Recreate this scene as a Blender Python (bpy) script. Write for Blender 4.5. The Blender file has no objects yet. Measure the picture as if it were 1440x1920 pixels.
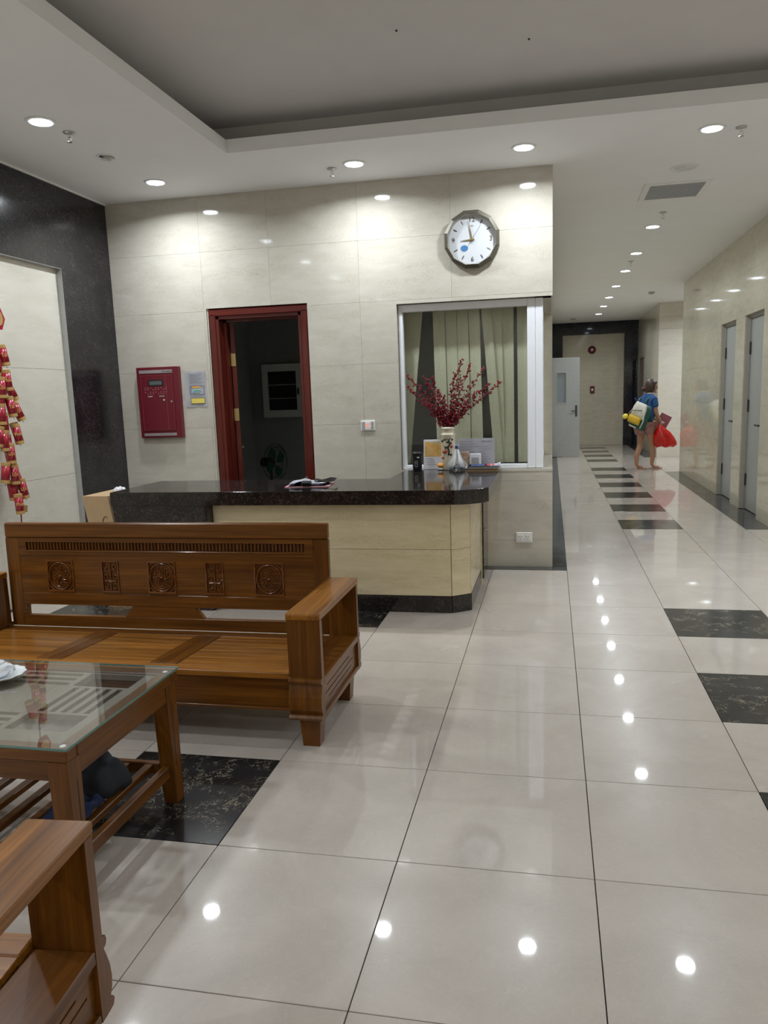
import bpy, bmesh, math, random
from mathutils import Vector, Matrix
random.seed(7)
PI = math.pi
SC = bpy.context.scene
COL = SC.collection

# ------------------------------------------------------------------ camera
cam = bpy.data.cameras.new('camera')
co = bpy.data.objects.new('camera', cam)
COL.objects.link(co)
P_, Y_, R_ = 0.15945894, -0.20365972, -0.03228515
Fw = Vector((math.sin(Y_)*math.cos(P_), math.cos(Y_)*math.cos(P_), -math.sin(P_)))
R0 = Vector((math.cos(Y_), -math.sin(Y_), 0)); U0 = R0.cross(Fw)
RR = R0*math.cos(R_) + U0*math.sin(R_); UU = -R0*math.sin(R_) + U0*math.cos(R_)
m3 = Matrix((RR, UU, -Fw)).transposed()
co.matrix_world = Matrix.Translation((0.47142, -1.55024, 1.43741)) @ m3.to_4x4()
cam.sensor_fit = 'VERTICAL'; cam.sensor_height = 36; cam.sensor_width = 27
cam.lens = 1438.105/1920*36
cam.shift_x = -19.64/1920; cam.shift_y = 14.32/1920
cam.clip_start = 0.05; cam.clip_end = 100
SC.camera = co

# ------------------------------------------------------------------ world, exposure
w = bpy.data.worlds.new('world'); SC.world = w; w.use_nodes = True
w.node_tree.nodes['Background'].inputs[0].default_value = (0.5, 0.55, 0.65, 1)
w.node_tree.nodes['Background'].inputs[1].default_value = 0.0
vs = SC.view_settings
vs.view_transform = 'Standard'; vs.look = 'None'; vs.gamma = 1; vs.use_curve_mapping = False
vs.exposure = 0.0
LAMP_W = 17.5            # lobby downlights
LAMP_CW = 15.0           # corridor downlights
SC.cycles.max_bounces = 8; SC.cycles.diffuse_bounces = 5; SC.cycles.glossy_bounces = 4
SC.cycles.transmission_bounces = 6; SC.cycles.transparent_max_bounces = 8
SC.cycles.sample_clamp_indirect = 6.0
SC.cycles.caustics_reflective = False; SC.cycles.caustics_refractive = False

# ------------------------------------------------------------------ materials
def newmat(name):
    m = bpy.data.materials.new(name); m.use_nodes = True
    return m, m.node_tree, m.node_tree.nodes['Principled BSDF']
def flat(name, c, rough=0.5, metal=0.0, spec=0.5, bump=0.0, bscale=60, coat=0.0, var=0.04, alpha=1, trans=0, ior=1.45, emit=None, es=0):
    m, t, b = newmat(name)
    b.inputs['Roughness'].default_value = rough
    b.inputs['Metallic'].default_value = metal
    b.inputs['Specular IOR Level'].default_value = spec
    b.inputs['Coat Weight'].default_value = coat
    b.inputs['Coat Roughness'].default_value = 0.08
    b.inputs['Transmission Weight'].default_value = trans
    b.inputs['IOR'].default_value = ior
    b.inputs['Alpha'].default_value = alpha
    tc = t.nodes.new('ShaderNodeTexCoord'); n = t.nodes.new('ShaderNodeTexNoise')
    n.inputs['Scale'].default_value = bscale*0.3; n.inputs['Detail'].default_value = 4
    t.links.new(tc.outputs['Object'], n.inputs['Vector'])
    r = t.nodes.new('ShaderNodeValToRGB')
    lo = [max(0, x*(1-var)) for x in c[:3]]; hi = [min(1, x*(1+var)) for x in c[:3]]
    r.color_ramp.elements[0].color = (*lo, 1); r.color_ramp.elements[1].color = (*hi, 1)
    r.color_ramp.elements[0].position = 0.3; r.color_ramp.elements[1].position = 0.7
    t.links.new(n.outputs['Fac'], r.inputs['Fac']); t.links.new(r.outputs['Color'], b.inputs['Base Color'])
    if bump:
        n2 = t.nodes.new('ShaderNodeTexNoise'); n2.inputs['Scale'].default_value = bscale
        t.links.new(tc.outputs['Object'], n2.inputs['Vector'])
        bp = t.nodes.new('ShaderNodeBump'); bp.inputs['Strength'].default_value = bump; bp.inputs['Distance'].default_value = 0.002
        t.links.new(n2.outputs['Fac'], bp.inputs['Height']); t.links.new(bp.outputs['Normal'], b.inputs['Normal'])
    if emit:
        b.inputs['Emission Color'].default_value = (*emit, 1); b.inputs['Emission Strength'].default_value = es
    return m
def ramp(t, stops):
    r = t.nodes.new('ShaderNodeValToRGB'); e = r.color_ramp.elements
    while len(e) > 1: e.remove(e[-1])
    e[0].position = stops[0][0]; e[0].color = (*stops[0][1], 1)
    for p, c in stops[1:]:
        k = e.new(p); k.color = (*c, 1)
    return r
def mapping(t, scale=(1, 1, 1), rnd=True, rot=(0, 0, 0)):
    tc = t.nodes.new('ShaderNodeTexCoord'); mp = t.nodes.new('ShaderNodeMapping')
    mp.inputs['Scale'].default_value = scale; mp.inputs['Rotation'].default_value = rot
    if rnd:
        oi = t.nodes.new('ShaderNodeObjectInfo'); vm = t.nodes.new('ShaderNodeVectorMath'); vm.operation = 'SCALE'
        cb = t.nodes.new('ShaderNodeCombineXYZ')
        for k in range(3): t.links.new(oi.outputs['Random'], cb.inputs[k])
        vm.inputs['Scale'].default_value = 37.0
        t.links.new(cb.outputs[0], vm.inputs[0]); t.links.new(vm.outputs[0], mp.inputs['Location'])
    t.links.new(tc.outputs['Object'], mp.inputs['Vector'])
    return mp
def mixc(t, fac, a, b, mode='MIX'):
    m = t.nodes.new('ShaderNodeMix'); m.data_type = 'RGBA'; m.blend_type = mode
    for s, v in ((0, fac), (6, a), (7, b)):
        if hasattr(v, 'links') or hasattr(v, 'is_output'): t.links.new(v, m.inputs[s])
        elif isinstance(v, (int, float)): m.inputs[s].default_value = v
        else: m.inputs[s].default_value = (*v, 1)
    return m.outputs[2]
def noise(t, mp, scale, detail=5, rough=0.55, dist=0):
    n = t.nodes.new('ShaderNodeTexNoise'); n.inputs['Scale'].default_value = scale; n.inputs['Detail'].default_value = detail
    n.inputs['Roughness'].default_value = rough; n.inputs['Distortion'].default_value = dist
    t.links.new(mp.outputs[0], n.inputs['Vector']); return n.outputs['Fac']
def stone(name, lo, hi, fleck, stretch=(1, 1, 4), rough=0.12, fleckamt=0.35):
    m, t, b = newmat(name)
    mp = mapping(t, stretch)
    n1 = noise(t, mp, 3.0, 6, 0.6, 0.6)
    r1 = ramp(t, [(0.3, lo), (0.7, hi)]); t.links.new(n1, r1.inputs[0])
    n2 = noise(t, mp, 55, 5, 0.75)
    r2 = ramp(t, [(0.53, (0, 0, 0)), (0.62, (1, 1, 1))]); t.links.new(n2, r2.inputs[0])
    n3 = noise(t, mp, 2.2, 3, 0.5)
    r3 = ramp(t, [(0.45, (0, 0, 0)), (0.62, (fleckamt,)*3)]); t.links.new(n3, r3.inputs[0])
    f = mixc(t, 1.0, r2.outputs[0], r3.outputs[0], 'MULTIPLY')
    c = mixc(t, f, r1.outputs[0], fleck)
    t.links.new(c, b.inputs['Base Color'])
    b.inputs['Roughness'].default_value = rough
    rr = ramp(t, [(0.3, (rough*0.8,)*3), (0.8, (rough*1.6,)*3)]); t.links.new(n3, rr.inputs[0]); t.links.new(rr.outputs[0], b.inputs['Roughness'])
    return m
M = {}
M['cream'] = stone('cream_stone', (0.55, 0.515, 0.405), (0.64, 0.60, 0.49), (0.33, 0.27, 0.18), (1.6, 1.6, 5), 0.06, 0.5)
M['cream_back'] = stone('cream_stone_tan', (0.50, 0.465, 0.395), (0.57, 0.535, 0.465), (0.30, 0.25, 0.18), (1.6, 1.6, 5), 0.05, 0.75)
M['cream_plain'] = stone('cream_stone_plain', (0.59, 0.56, 0.48), (0.65, 0.62, 0.54), (0.45, 0.40, 0.31), (1.5, 1, 4), 0.22, 0.3)
M['cream_counter'] = stone('cream_stone_warm', (0.58, 0.485, 0.30), (0.70, 0.605, 0.41), (0.36, 0.26, 0.13), (1.2, 1.2, 6), 0.15, 0.7)
def floor_mat(name, lo, hi):
    m, t, b = newmat(name)
    mp = mapping(t, (1, 1, 1))
    n1 = noise(t, mp, 2.5, 6, 0.6, 1.0)
    r1 = ramp(t, [(0.35, lo), (0.65, hi)]); t.links.new(n1, r1.inputs[0])
    n2 = noise(t, mp, 14, 6, 0.65, 1.8)
    r2 = ramp(t, [(0.49, (0, 0, 0)), (0.505, (0.16,)*3), (0.52, (0, 0, 0))]); t.links.new(n2, r2.inputs[0])
    c = mixc(t, r2.outputs[0], r1.outputs[0], (0.8, 0.77, 0.7))
    t.links.new(c, b.inputs['Base Color'])
    n3 = noise(t, mp, 5, 3)
    rr = ramp(t, [(0.3, (0.22,)*3), (0.75, (0.28,)*3)]); t.links.new(n3, rr.inputs[0]); t.links.new(rr.outputs[0], b.inputs['Roughness'])
    b.inputs['IOR'].default_value = 1.5; b.inputs['Specular IOR Level'].default_value = 0.12
    b.inputs['Coat Weight'].default_value = 0.75; b.inputs['Coat Roughness'].default_value = 0.03; b.inputs['Coat IOR'].default_value = 1.5
    return m
M['tile'] = floor_mat('polished_porcelain', (0.485, 0.432, 0.382), (0.545, 0.487, 0.436))
def veined():
    m, t, b = newmat('black_veined_stone')
    mp = mapping(t, (1, 1, 1))
    n0 = noise(t, mp, 4, 2); 
    mixs = None
    base = ramp(t, [(0.3, (0.012, 0.012, 0.013)), (0.7, (0.03, 0.03, 0.031))]); t.links.new(n0, base.inputs[0])
    n1 = noise(t, mp, 13, 5, 0.6, 2.2)
    r1 = ramp(t, [(0.485, (0, 0, 0)), (0.5, (1, 1, 1)), (0.515, (0, 0, 0))]); t.links.new(n1, r1.inputs[0])
    n2 = noise(t, mp, 9, 2)
    r2 = ramp(t, [(0.48, (0, 0, 0)), (0.6, (0.85,)*3)]); t.links.new(n2, r2.inputs[0])
    f = mixc(t, 1.0, r1.outputs[0], r2.outputs[0], 'MULTIPLY')
    c = mixc(t, f, base.outputs[0], (0.55, 0.49, 0.34))
    t.links.new(c, b.inputs['Base Color']); b.inputs['Roughness'].default_value = 0.17
    return m
M['veined'] = veined()
def granite(name, a, bb, c3, rough, sc=55):
    m, t, b = newmat(name)
    mp = mapping(t, (1, 1, 1))
    v = t.nodes.new('ShaderNodeTexVoronoi'); v.inputs['Scale'].default_value = sc; t.links.new(mp.outputs[0], v.inputs['Vector'])
    sep = t.nodes.new('ShaderNodeSeparateColor'); t.links.new(v.outputs['Color'], sep.inputs[0])
    r = ramp(t, [(0.0, a), (0.55, a), (0.75, bb), (0.95, c3)]); t.links.new(sep.outputs[0], r.inputs[0])
    n = noise(t, mp, 6, 4)
    rr = ramp(t, [(0.35, (0.6,)*3), (0.7, (1.25,)*3)]); t.links.new(n, rr.inputs[0])
    c = mixc(t, 1.0, r.outputs[0], rr.outputs[0], 'MULTIPLY')
    t.links.new(c, b.inputs['Base Color']); b.inputs['Roughness'].default_value = rough
    return m
M['granite'] = granite('dark_granite', (0.016, 0.013, 0.013), (0.026, 0.020, 0.018), (0.046, 0.033, 0.026), 0.08, 90)
M['granite_wall'] = granite('dark_wall_granite', (0.015, 0.014, 0.017), (0.024, 0.021, 0.022), (0.048, 0.040, 0.036), 0.16, 110)
M['strip'] = granite('grey_border_granite', (0.042, 0.044, 0.046), (0.06, 0.062, 0.062), (0.11, 0.11, 0.10), 0.1, 70)
M['black'] = granite('black_polished_granite', (0.009, 0.011, 0.019), (0.012, 0.015, 0.025), (0.016, 0.02, 0.032), 0.06, 70)
def wood(name, axis, dark=(0.082, 0.026, 0.003), lite=(0.185, 0.067, 0.008), rough=0.28, coat=0.10):
    m, t, b = newmat(name)
    sc = [13, 13, 13]; sc['xyz'.index(axis)] = 0.7
    mp = mapping(t, sc)
    n1 = noise(t, mp, 1.3, 5, 0.6, 0.8)
    r1 = ramp(t, [(0.3, dark), (0.7, lite)]); t.links.new(n1, r1.inputs[0])
    sc2 = [90, 90, 90]; sc2['xyz'.index(axis)] = 2.5
    mp2 = mapping(t, sc2); n2 = noise(t, mp2, 1.0, 3)
    r2 = ramp(t, [(0.4, (0.78,)*3), (0.65, (1.12,)*3)]); t.links.new(n2, r2.inputs[0])
    c = mixc(t, 1.0, r1.outputs[0], r2.outputs[0], 'MULTIPLY')
    t.links.new(c, b.inputs['Base Color'])
    b.inputs['Roughness'].default_value = rough; b.inputs['Coat Weight'].default_value = coat; b.inputs['Coat Roughness'].default_value = 0.06; b.inputs['Specular IOR Level'].default_value = 0.28
    bp = t.nodes.new('ShaderNodeBump'); bp.inputs['Strength'].default_value = 0.08; bp.inputs['Distance'].default_value = 0.001
    t.links.new(n2, bp.inputs['Height']); t.links.new(bp.outputs['Normal'], b.inputs['Normal'])
    return m
for a in 'xyz':
    M['wood_'+a] = wood('varnished_wood_'+a, a)
M['wood_lite_x'] = wood('varnished_wood_light_x', 'x', (0.13, 0.045, 0.004), (0.40, 0.158, 0.024))
M['wood_lite_y'] = wood('varnished_wood_light_y', 'y', (0.13, 0.045, 0.004), (0.40, 0.158, 0.024))
M['wood_dark'] = wood('varnished_wood_recess_shade', 'x', (0.045, 0.013, 0.003), (0.08, 0.026, 0.005), 0.5, 0)  # darker wood tone painting the shade between the flutes
M['wood_carve'] = wood('varnished_carved_wood', 'x', (0.13, 0.038, 0.007), (0.21, 0.070, 0.014), 0.25, 0.6)
M['redwood_x'] = wood('red_door_wood_x', 'x', (0.072, 0.008, 0.005), (0.135, 0.016, 0.009), 0.35, 0.3)
M['redwood_z'] = wood('red_door_wood_z', 'z', (0.072, 0.008, 0.005), (0.135, 0.016, 0.009), 0.35, 0.3)
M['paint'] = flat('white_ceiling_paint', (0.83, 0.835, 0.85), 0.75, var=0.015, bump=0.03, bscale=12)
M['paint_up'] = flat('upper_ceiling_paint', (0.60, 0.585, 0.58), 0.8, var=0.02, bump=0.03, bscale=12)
M['backing'] = flat('wall_backing', (0.45, 0.41, 0.34), 0.9)
M['grout'] = flat('grout', (0.075, 0.07, 0.065), 0.9)
M['room'] = flat('office_wall_paint', (0.36, 0.37, 0.37), 0.85)
M['roomd'] = flat('office_dark_furniture', (0.02, 0.02, 0.022), 0.6)
M['pvc'] = flat('white_pvc', (0.80, 0.82, 0.86), 0.28, var=0.01)
M['white'] = flat('white_plastic', (0.80, 0.80, 0.78), 0.35, var=0.01)
M['trim'] = flat('lamp_trim_white', (0.8, 0.8, 0.8), 0.4)
M['chrome'] = flat('chrome', (0.75, 0.75, 0.75), 0.18, 1.0)
M['steel'] = flat('brushed_steel', (0.5, 0.5, 0.48), 0.35, 1.0)
M['brass'] = flat('aged_brass', (0.50, 0.38, 0.17), 0.35, 0.9)
M['darkmetal'] = flat('dark_metal', (0.06, 0.06, 0.065), 0.4, 0.6)
M['alu'] = flat('grey_aluminium', (0.42, 0.42, 0.41), 0.4, 0.3)
M['doorgrey'] = flat('grey_painted_steel', (0.34, 0.35, 0.345), 0.35, var=0.03)
M['grille'] = flat('grille_grey', (0.72, 0.73, 0.75), 0.5)
M['grilled'] = flat('grille_shadow', (0.6, 0.6, 0.62), 0.7)
M['firered'] = flat('panel_red', (0.135, 0.008, 0.018), 0.35, var=0.03)
M['firered2'] = flat('panel_red_line', (0.30, 0.05, 0.06), 0.4)
M['silver'] = flat('silver_label', (0.42, 0.36, 0.38), 0.3, 0.4)
M['lcd'] = flat('grey_lcd', (0.10, 0.12, 0.115), 0.2)
M['blackp'] = flat('black_plastic', (0.012, 0.012, 0.014), 0.3)
M['key'] = flat('dim_red_key', (0.34, 0.10, 0.12), 0.5)
M['brownp'] = flat('brown_door_paint', (0.16, 0.12, 0.10), 0.5)
M['lattice'] = flat('taupe_lattice_wood', (0.20, 0.155, 0.115), 0.5, var=0.12, bscale=30)
M['paper'] = flat('white_paper', (0.72, 0.72, 0.76), 0.8, var=0.02)
M['papert'] = flat('lilac_paper', (0.44, 0.44, 0.49), 0.6, var=0.05, bscale=25)
M['ink'] = flat('grey_ink', (0.16, 0.16, 0.22), 0.8)
M['pink'] = flat('pink_card', (0.62, 0.30, 0.33), 0.6)
M['orange'] = flat('orange_print', (0.80, 0.36, 0.06), 0.6)
M['yellow'] = flat('yellow_print', (0.76, 0.62, 0.13), 0.6)
M['teal'] = flat('teal_print', (0.30, 0.52, 0.52), 0.6)
M['navy'] = flat('navy_print', (0.07, 0.10, 0.28), 0.6)
M['redp'] = flat('red_print', (0.55, 0.05, 0.06), 0.5)
M['blind'] = flat('olive_blind_fabric', (0.44, 0.425, 0.305), 0.85, var=0.05, bump=0.1, bscale=200)
M['berry'] = flat('red_berry', (0.20, 0.006, 0.018), 0.25, var=0.25, bscale=300)
M['twig'] = flat('brown_twig', (0.05, 0.022, 0.015), 0.7)
M['gold'] = flat('gold_paper', (0.46, 0.28, 0.10), 0.45, 0.2, var=0.15, bscale=200)
M['crackred'] = flat('firecracker_red', (0.32, 0.006, 0.022), 0.3, var=0.08, coat=0.4)
M['goldink'] = flat('gold_lettering', (0.72, 0.50, 0.16), 0.4, 0.1)
M['cordred'] = flat('red_cord', (0.22, 0.02, 0.03), 0.7)
M['card'] = flat('cardboard', (0.42, 0.29, 0.16), 0.85, var=0.05)
M['porc'] = flat('white_porcelain', (0.80, 0.83, 0.86), 0.12, coat=0.5, var=0.01)
M['cloth'] = flat('dark_cap_cloth', (0.025, 0.028, 0.036), 0.9, bump=0.4, bscale=300)
M['clothblue'] = flat('navy_cloth', (0.010, 0.018, 0.06), 0.9, bump=0.4, bscale=200)
M['clockrim'] = flat('bronze_clock_rim', (0.105, 0.095, 0.070), 0.4, 0.4)
M['clockin'] = flat('pale_gold_rim', (0.34, 0.33, 0.28), 0.35, 0.4)
M['dial'] = flat('clock_dial', (0.62, 0.64, 0.67), 0.5, var=0.01)
M['sticker'] = flat('blue_sticker', (0.07, 0.20, 0.42), 0.4)
M['skin'] = flat('skin', (0.40, 0.215, 0.135), 0.5, var=0.05, bscale=20)
M['hair'] = flat('brown_hair', (0.055, 0.032, 0.022), 0.45, var=0.3, bscale=150, bump=0.5)
M['shirt'] = flat('blue_shirt', (0.025, 0.085, 0.24), 0.85, var=0.1, bump=0.2, bscale=80)
M['shorts'] = flat('dusty_pink_shorts', (0.36, 0.20, 0.18), 0.85, var=0.1, bump=0.2, bscale=60)
M['bagw'] = flat('backpack_white', (0.62, 0.61, 0.54), 0.6)
M['bagy'] = flat('backpack_yellow', (0.62, 0.40, 0.03), 0.6)
M['bagg'] = flat('backpack_green', (0.02, 0.10, 0.08), 0.6)
M['pom'] = flat('pompom_yellow', (0.85, 0.72, 0.12), 0.9)
M['redbag'] = flat('red_plastic_bag', (0.55, 0.015, 0.012), 0.25, var=0.25, bscale=20)
M['folder'] = flat('plum_folder', (0.30, 0.10, 0.13), 0.4)
M['sole'] = flat('sandal_sole', (0.38, 0.25, 0.20), 0.6)
M['vase'] = flat('cream_vase_glaze', (0.60, 0.53, 0.41), 0.2, coat=0.5, var=0.03)
M['leafg'] = flat('vase_leaf_green', (0.05, 0.052, 0.018), 0.4)
M['vinered'] = flat('vase_fruit_red', (0.42, 0.09, 0.05), 0.4)
M['fangreen'] = flat('fan_green', (0.008, 0.055, 0.02), 0.5)
M['clearbag'] = flat('clear_bag_film', (0.72, 0.76, 0.78), 0.12, alpha=0.16, spec=0.9)
M['bagfill'] = flat('grey_bag_contents', (0.035, 0.045, 0.05), 0.5, var=0.6, bscale=120)
M['redled'] = flat('red_indicator', (0.5, 0.05, 0.02), 0.4, emit=(1, 0.12, 0.06), es=1.5)
M['eyes'] = flat('eye_dark', (0.01, 0.008, 0.007), 0.3)
def glassmat(name, tint=(1, 1, 1), ior=1.5, refl=1.0):
    m, t, b = newmat(name)
    t.nodes.remove(b)
    out = t.nodes['Material Output']
    fr = t.nodes.new('ShaderNodeFresnel'); fr.inputs['IOR'].default_value = ior
    tr = t.nodes.new('ShaderNodeBsdfTransparent'); tr.inputs[0].default_value = (*tint, 1)
    gl = t.nodes.new('ShaderNodeBsdfGlossy'); gl.inputs['Roughness'].default_value = 0.01
    gl.inputs[0].default_value = (refl,)*3 + (1,)
    mx = t.nodes.new('ShaderNodeMixShader')
    ge = t.nodes.new('ShaderNodeNewGeometry'); iv = t.nodes.new('ShaderNodeMath'); iv.operation = 'SUBTRACT'; iv.inputs[0].default_value = 1.0
    t.links.new(ge.outputs['Backfacing'], iv.inputs[1]); ml = t.nodes.new('ShaderNodeMath'); ml.operation = 'MULTIPLY'
    t.links.new(fr.outputs[0], ml.inputs[0]); t.links.new(iv.outputs[0], ml.inputs[1])
    t.links.new(ml.outputs[0], mx.inputs[0]); t.links.new(tr.outputs[0], mx.inputs[1]); t.links.new(gl.outputs[0], mx.inputs[2])
    t.links.new(mx.outputs[0], out.inputs['Surface'])
    return m
M['glass'] = glassmat('window_glass', (0.97, 0.985, 0.975), 1.6)
M['tableglass'] = glassmat('table_glass', (0.96, 0.985, 0.975), 1.95)
M['glassedge'] = flat('green_glass_edge', (0.10, 0.22, 0.20), 0.15, var=0.05, spec=0.8)
M['glassgrey'] = flat('grey_obscured_glass', (0.20, 0.24, 0.26), 0.25, spec=0.7)
M['clockglass'] = glassmat('clock_glass', (1, 1, 1), 1.12)
m, t, b = newmat('lamp_lens'); b.inputs['Base Color'].default_value = (0.9, 0.95, 1, 1)
b.inputs['Emission Color'].default_value = (0.80, 0.90, 1.0, 1); b.inputs['Emission Strength'].default_value = 16
M['lens'] = m

def picmat(name, cols, sc):
    m, t, b = newmat(name); mp = mapping(t, (1, 1, 1)); n = noise(t, mp, sc, 3, 0.5, 1.2)
    r = ramp(t, [(0.30+0.40*i/(len(cols)-1), c) for i, c in enumerate(cols)]); r.color_ramp.interpolation = 'B_SPLINE'
    t.links.new(n, r.inputs[0]); t.links.new(r.outputs[0], b.inputs['Base Color']); b.inputs['Roughness'].default_value = 0.4
    return m
M['pic'] = picmat('calendar_picture_print', [(0.10, 0.22, 0.20), (0.55, 0.50, 0.42), (0.72, 0.50, 0.06), (0.70, 0.28, 0.04), (0.75, 0.62, 0.25), (0.30, 0.06, 0.03)], 11)
M['pic2'] = picmat('packet_print', [(0.06, 0.02, 0.01), (0.30, 0.14, 0.05), (0.70, 0.62, 0.5), (0.35, 0.05, 0.03), (0.55, 0.38, 0.12)], 45)
# ------------------------------------------------------------------ helpers
def B(): return bmesh.new()
def tag(o, label=None, cat=None, group=None, kind=None):
    if label: o['label'] = label
    if cat: o['category'] = cat
    if group: o['group'] = group
    if kind: o['kind'] = kind
    return o
def mesh(name, bm, mat, parent=None, smooth=False, loc=None, rot=None, autos=False):
    me = bpy.data.meshes.new(name); bm.normal_update(); bm.to_mesh(me); bm.free()
    mats = mat if isinstance(mat, (list, tuple)) else [mat]
    for k in mats: me.materials.append(M[k] if isinstance(k, str) else k)
    if smooth:
        for p in me.polygons: p.use_smooth = True
    o = bpy.data.objects.new(name, me); COL.objects.link(o)
    if parent: o.parent = parent
    if loc: o.location = loc
    if rot: o.rotation_euler = rot
    return o
def empty(name, loc=(0, 0, 0), rz=0, label=None, cat=None, group=None, kind=None):
    o = bpy.data.objects.new(name, None); COL.objects.link(o); o.location = loc; o.rotation_euler = (0, 0, rz)
    o.empty_display_size = 0.05
    return tag(o, label, cat, group, kind)
def copytree(o, parent=None):
    c = o.copy(); COL.objects.link(c); c.parent = parent
    for ch in list(o.children): copytree(ch, c)
    return c
def box(bm, x0, x1, y0, y1, z0, z1, bev=0, mi=0, mat=None):
    vs_ = [bm.verts.new(p) for p in ((x0,y0,z0),(x1,y0,z0),(x1,y1,z0),(x0,y1,z0),(x0,y0,z1),(x1,y0,z1),(x1,y1,z1),(x0,y1,z1))]
    fs = [bm.faces.new([vs_[i] for i in f]) for f in ((3,2,1,0),(4,5,6,7),(0,1,5,4),(1,2,6,5),(2,3,7,6),(3,0,4,7))]
    for f in fs: f.material_index = mi
    geo = list(vs_)
    if bev:
        es = list({e for f in fs for e in f.edges})
        r = bmesh.ops.bevel(bm, geom=es, offset=bev, segments=1, affect='EDGES', profile=0.5)
        geo = list({v for f in r['faces'] for v in f.verts} | {v for v in geo if v.is_valid})
        for f in r['faces']: f.material_index = mi
    if mat is not None: bmesh.ops.transform(bm, matrix=mat, verts=geo)
    return geo
def prism(bm, pts, a, b, axis='x', bev=0, mi=0):
    """pts 2D polygon; extruded from a to b along axis. x: (y,z); y: (x,z); z: (x,y)"""
    def P(p, t):
        return {'x': (t, p[0], p[1]), 'y': (p[0], t, p[1]), 'z': (p[0], p[1], t)}[axis]
    A = [bm.verts.new(P(p, a)) for p in pts]; Bv = [bm.verts.new(P(p, b)) for p in pts]
    fs = [bm.faces.new(A[::-1]), bm.faces.new(Bv)]
    n = len(pts)
    for i in range(n): fs.append(bm.faces.new((A[i], A[(i+1) % n], Bv[(i+1) % n], Bv[i])))
    for f in fs: f.material_index = mi
    bmesh.ops.recalc_face_normals(bm, faces=fs)
    if bev:
        es = list({e for f in fs for e in f.edges if len(e.link_faces) == 2 and e.calc_face_angle(0) > 0.6})
        bmesh.ops.bevel(bm, geom=es, offset=bev, segments=1, affect='EDGES')
    return A + Bv
def cyl(bm, c, r, h, axis='z', seg=24, r2=None, mi=0):
    r2 = r if r2 is None else r2
    c = Vector(c); ax = {'x': Vector((1,0,0)), 'y': Vector((0,1,0)), 'z': Vector((0,0,1))}[axis]
    u = Vector((0,1,0)) if axis == 'x' else (Vector((0,0,1)) if axis == 'y' else Vector((1,0,0))); v = ax.cross(u)
    A = []; Bv = []
    for i in range(seg):
        t_ = 2*PI*i/seg; d = u*math.cos(t_) + v*math.sin(t_)
        A.append(bm.verts.new(c + d*r)); Bv.append(bm.verts.new(c + ax*h + d*r2))
    fs = [bm.faces.new(A[::-1]), bm.faces.new(Bv)]
    for i in range(seg): fs.append(bm.faces.new((A[i], A[(i+1) % seg], Bv[(i+1) % seg], Bv[i])))
    for f in fs: f.material_index = mi
    return A + Bv
def lathe(bm, prof, c=(0, 0, 0), seg=24, axis='z', mi=0, sx=1, sy=1):
    """prof [(r, h)], open ends closed by fans when r is small"""
    c = Vector(c); rings = []
    for r, h in prof:
        ring = []
        for i in range(seg):
            t_ = 2*PI*i/seg; a_, b_ = r*math.cos(t_)*sx, r*math.sin(t_)*sy
            p = {'z': (a_, b_, h), 'y': (a_, h, b_), 'x': (h, a_, b_)}[axis]
            ring.append(bm.verts.new(c + Vector(p)))
        rings.append(ring)
    fs = []
    for A, Bv in zip(rings, rings[1:]):
        for i in range(seg): fs.append(bm.faces.new((A[i], A[(i+1) % seg], Bv[(i+1) % seg], Bv[i])))
    fs.append(bm.faces.new(rings[0][::-1])); fs.append(bm.faces.new(rings[-1]))
    bmesh.ops.recalc_face_normals(bm, faces=fs)
    for f in fs: f.material_index = mi
    return [v for r_ in rings for v in r_]
def tube(bm, pts, r, seg=6, mi=0, closed=False):
    pts = [Vector(p) for p in pts]; n = len(pts); rings = []
    rs = r if isinstance(r, (list, tuple)) else [r]*n
    for i, p in enumerate(pts):
        if closed: d = pts[(i+1) % n] - pts[i-1]
        else: d = pts[min(i+1, n-1)] - pts[max(i-1, 0)]
        d.normalize(); u = d.orthogonal() if abs(d.z) > 0.9 else d.cross(Vector((0, 0, 1)))
        if abs(d.z) > 0.9: u = Vector((1, 0, 0)) - d*d.x
        u.normalize(); v = d.cross(u)
        rings.append([bm.verts.new(p + (u*math.cos(2*PI*k/seg) + v*math.sin(2*PI*k/seg))*rs[i]) for k in range(seg)])
    pr = list(zip(rings, rings[1:])) + ([(rings[-1], rings[0])] if closed else [])
    for A, Bv in pr:
        for k in range(seg):
            f = bm.faces.new((A[k], A[(k+1) % seg], Bv[(k+1) % seg], Bv[k])); f.material_index = mi
    if not closed:
        for f in (bm.faces.new(rings[0][::-1]), bm.faces.new(rings[-1])): f.material_index = mi
def sph(bm, c, r, sub=2, scale=(1, 1, 1), mi=0, uv=None):
    if uv: g = bmesh.ops.create_uvsphere(bm, u_segments=uv[0], v_segments=uv[1], radius=r)
    else: g = bmesh.ops.create_icosphere(bm, subdivisions=sub, radius=r)
    for v in g['verts']:
        v.co = Vector((v.co.x*scale[0], v.co.y*scale[1], v.co.z*scale[2])) + Vector(c)
    if mi:
        for f in {f for v in g['verts'] for f in v.link_faces}: f.material_index = mi
    return g['verts']
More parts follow.
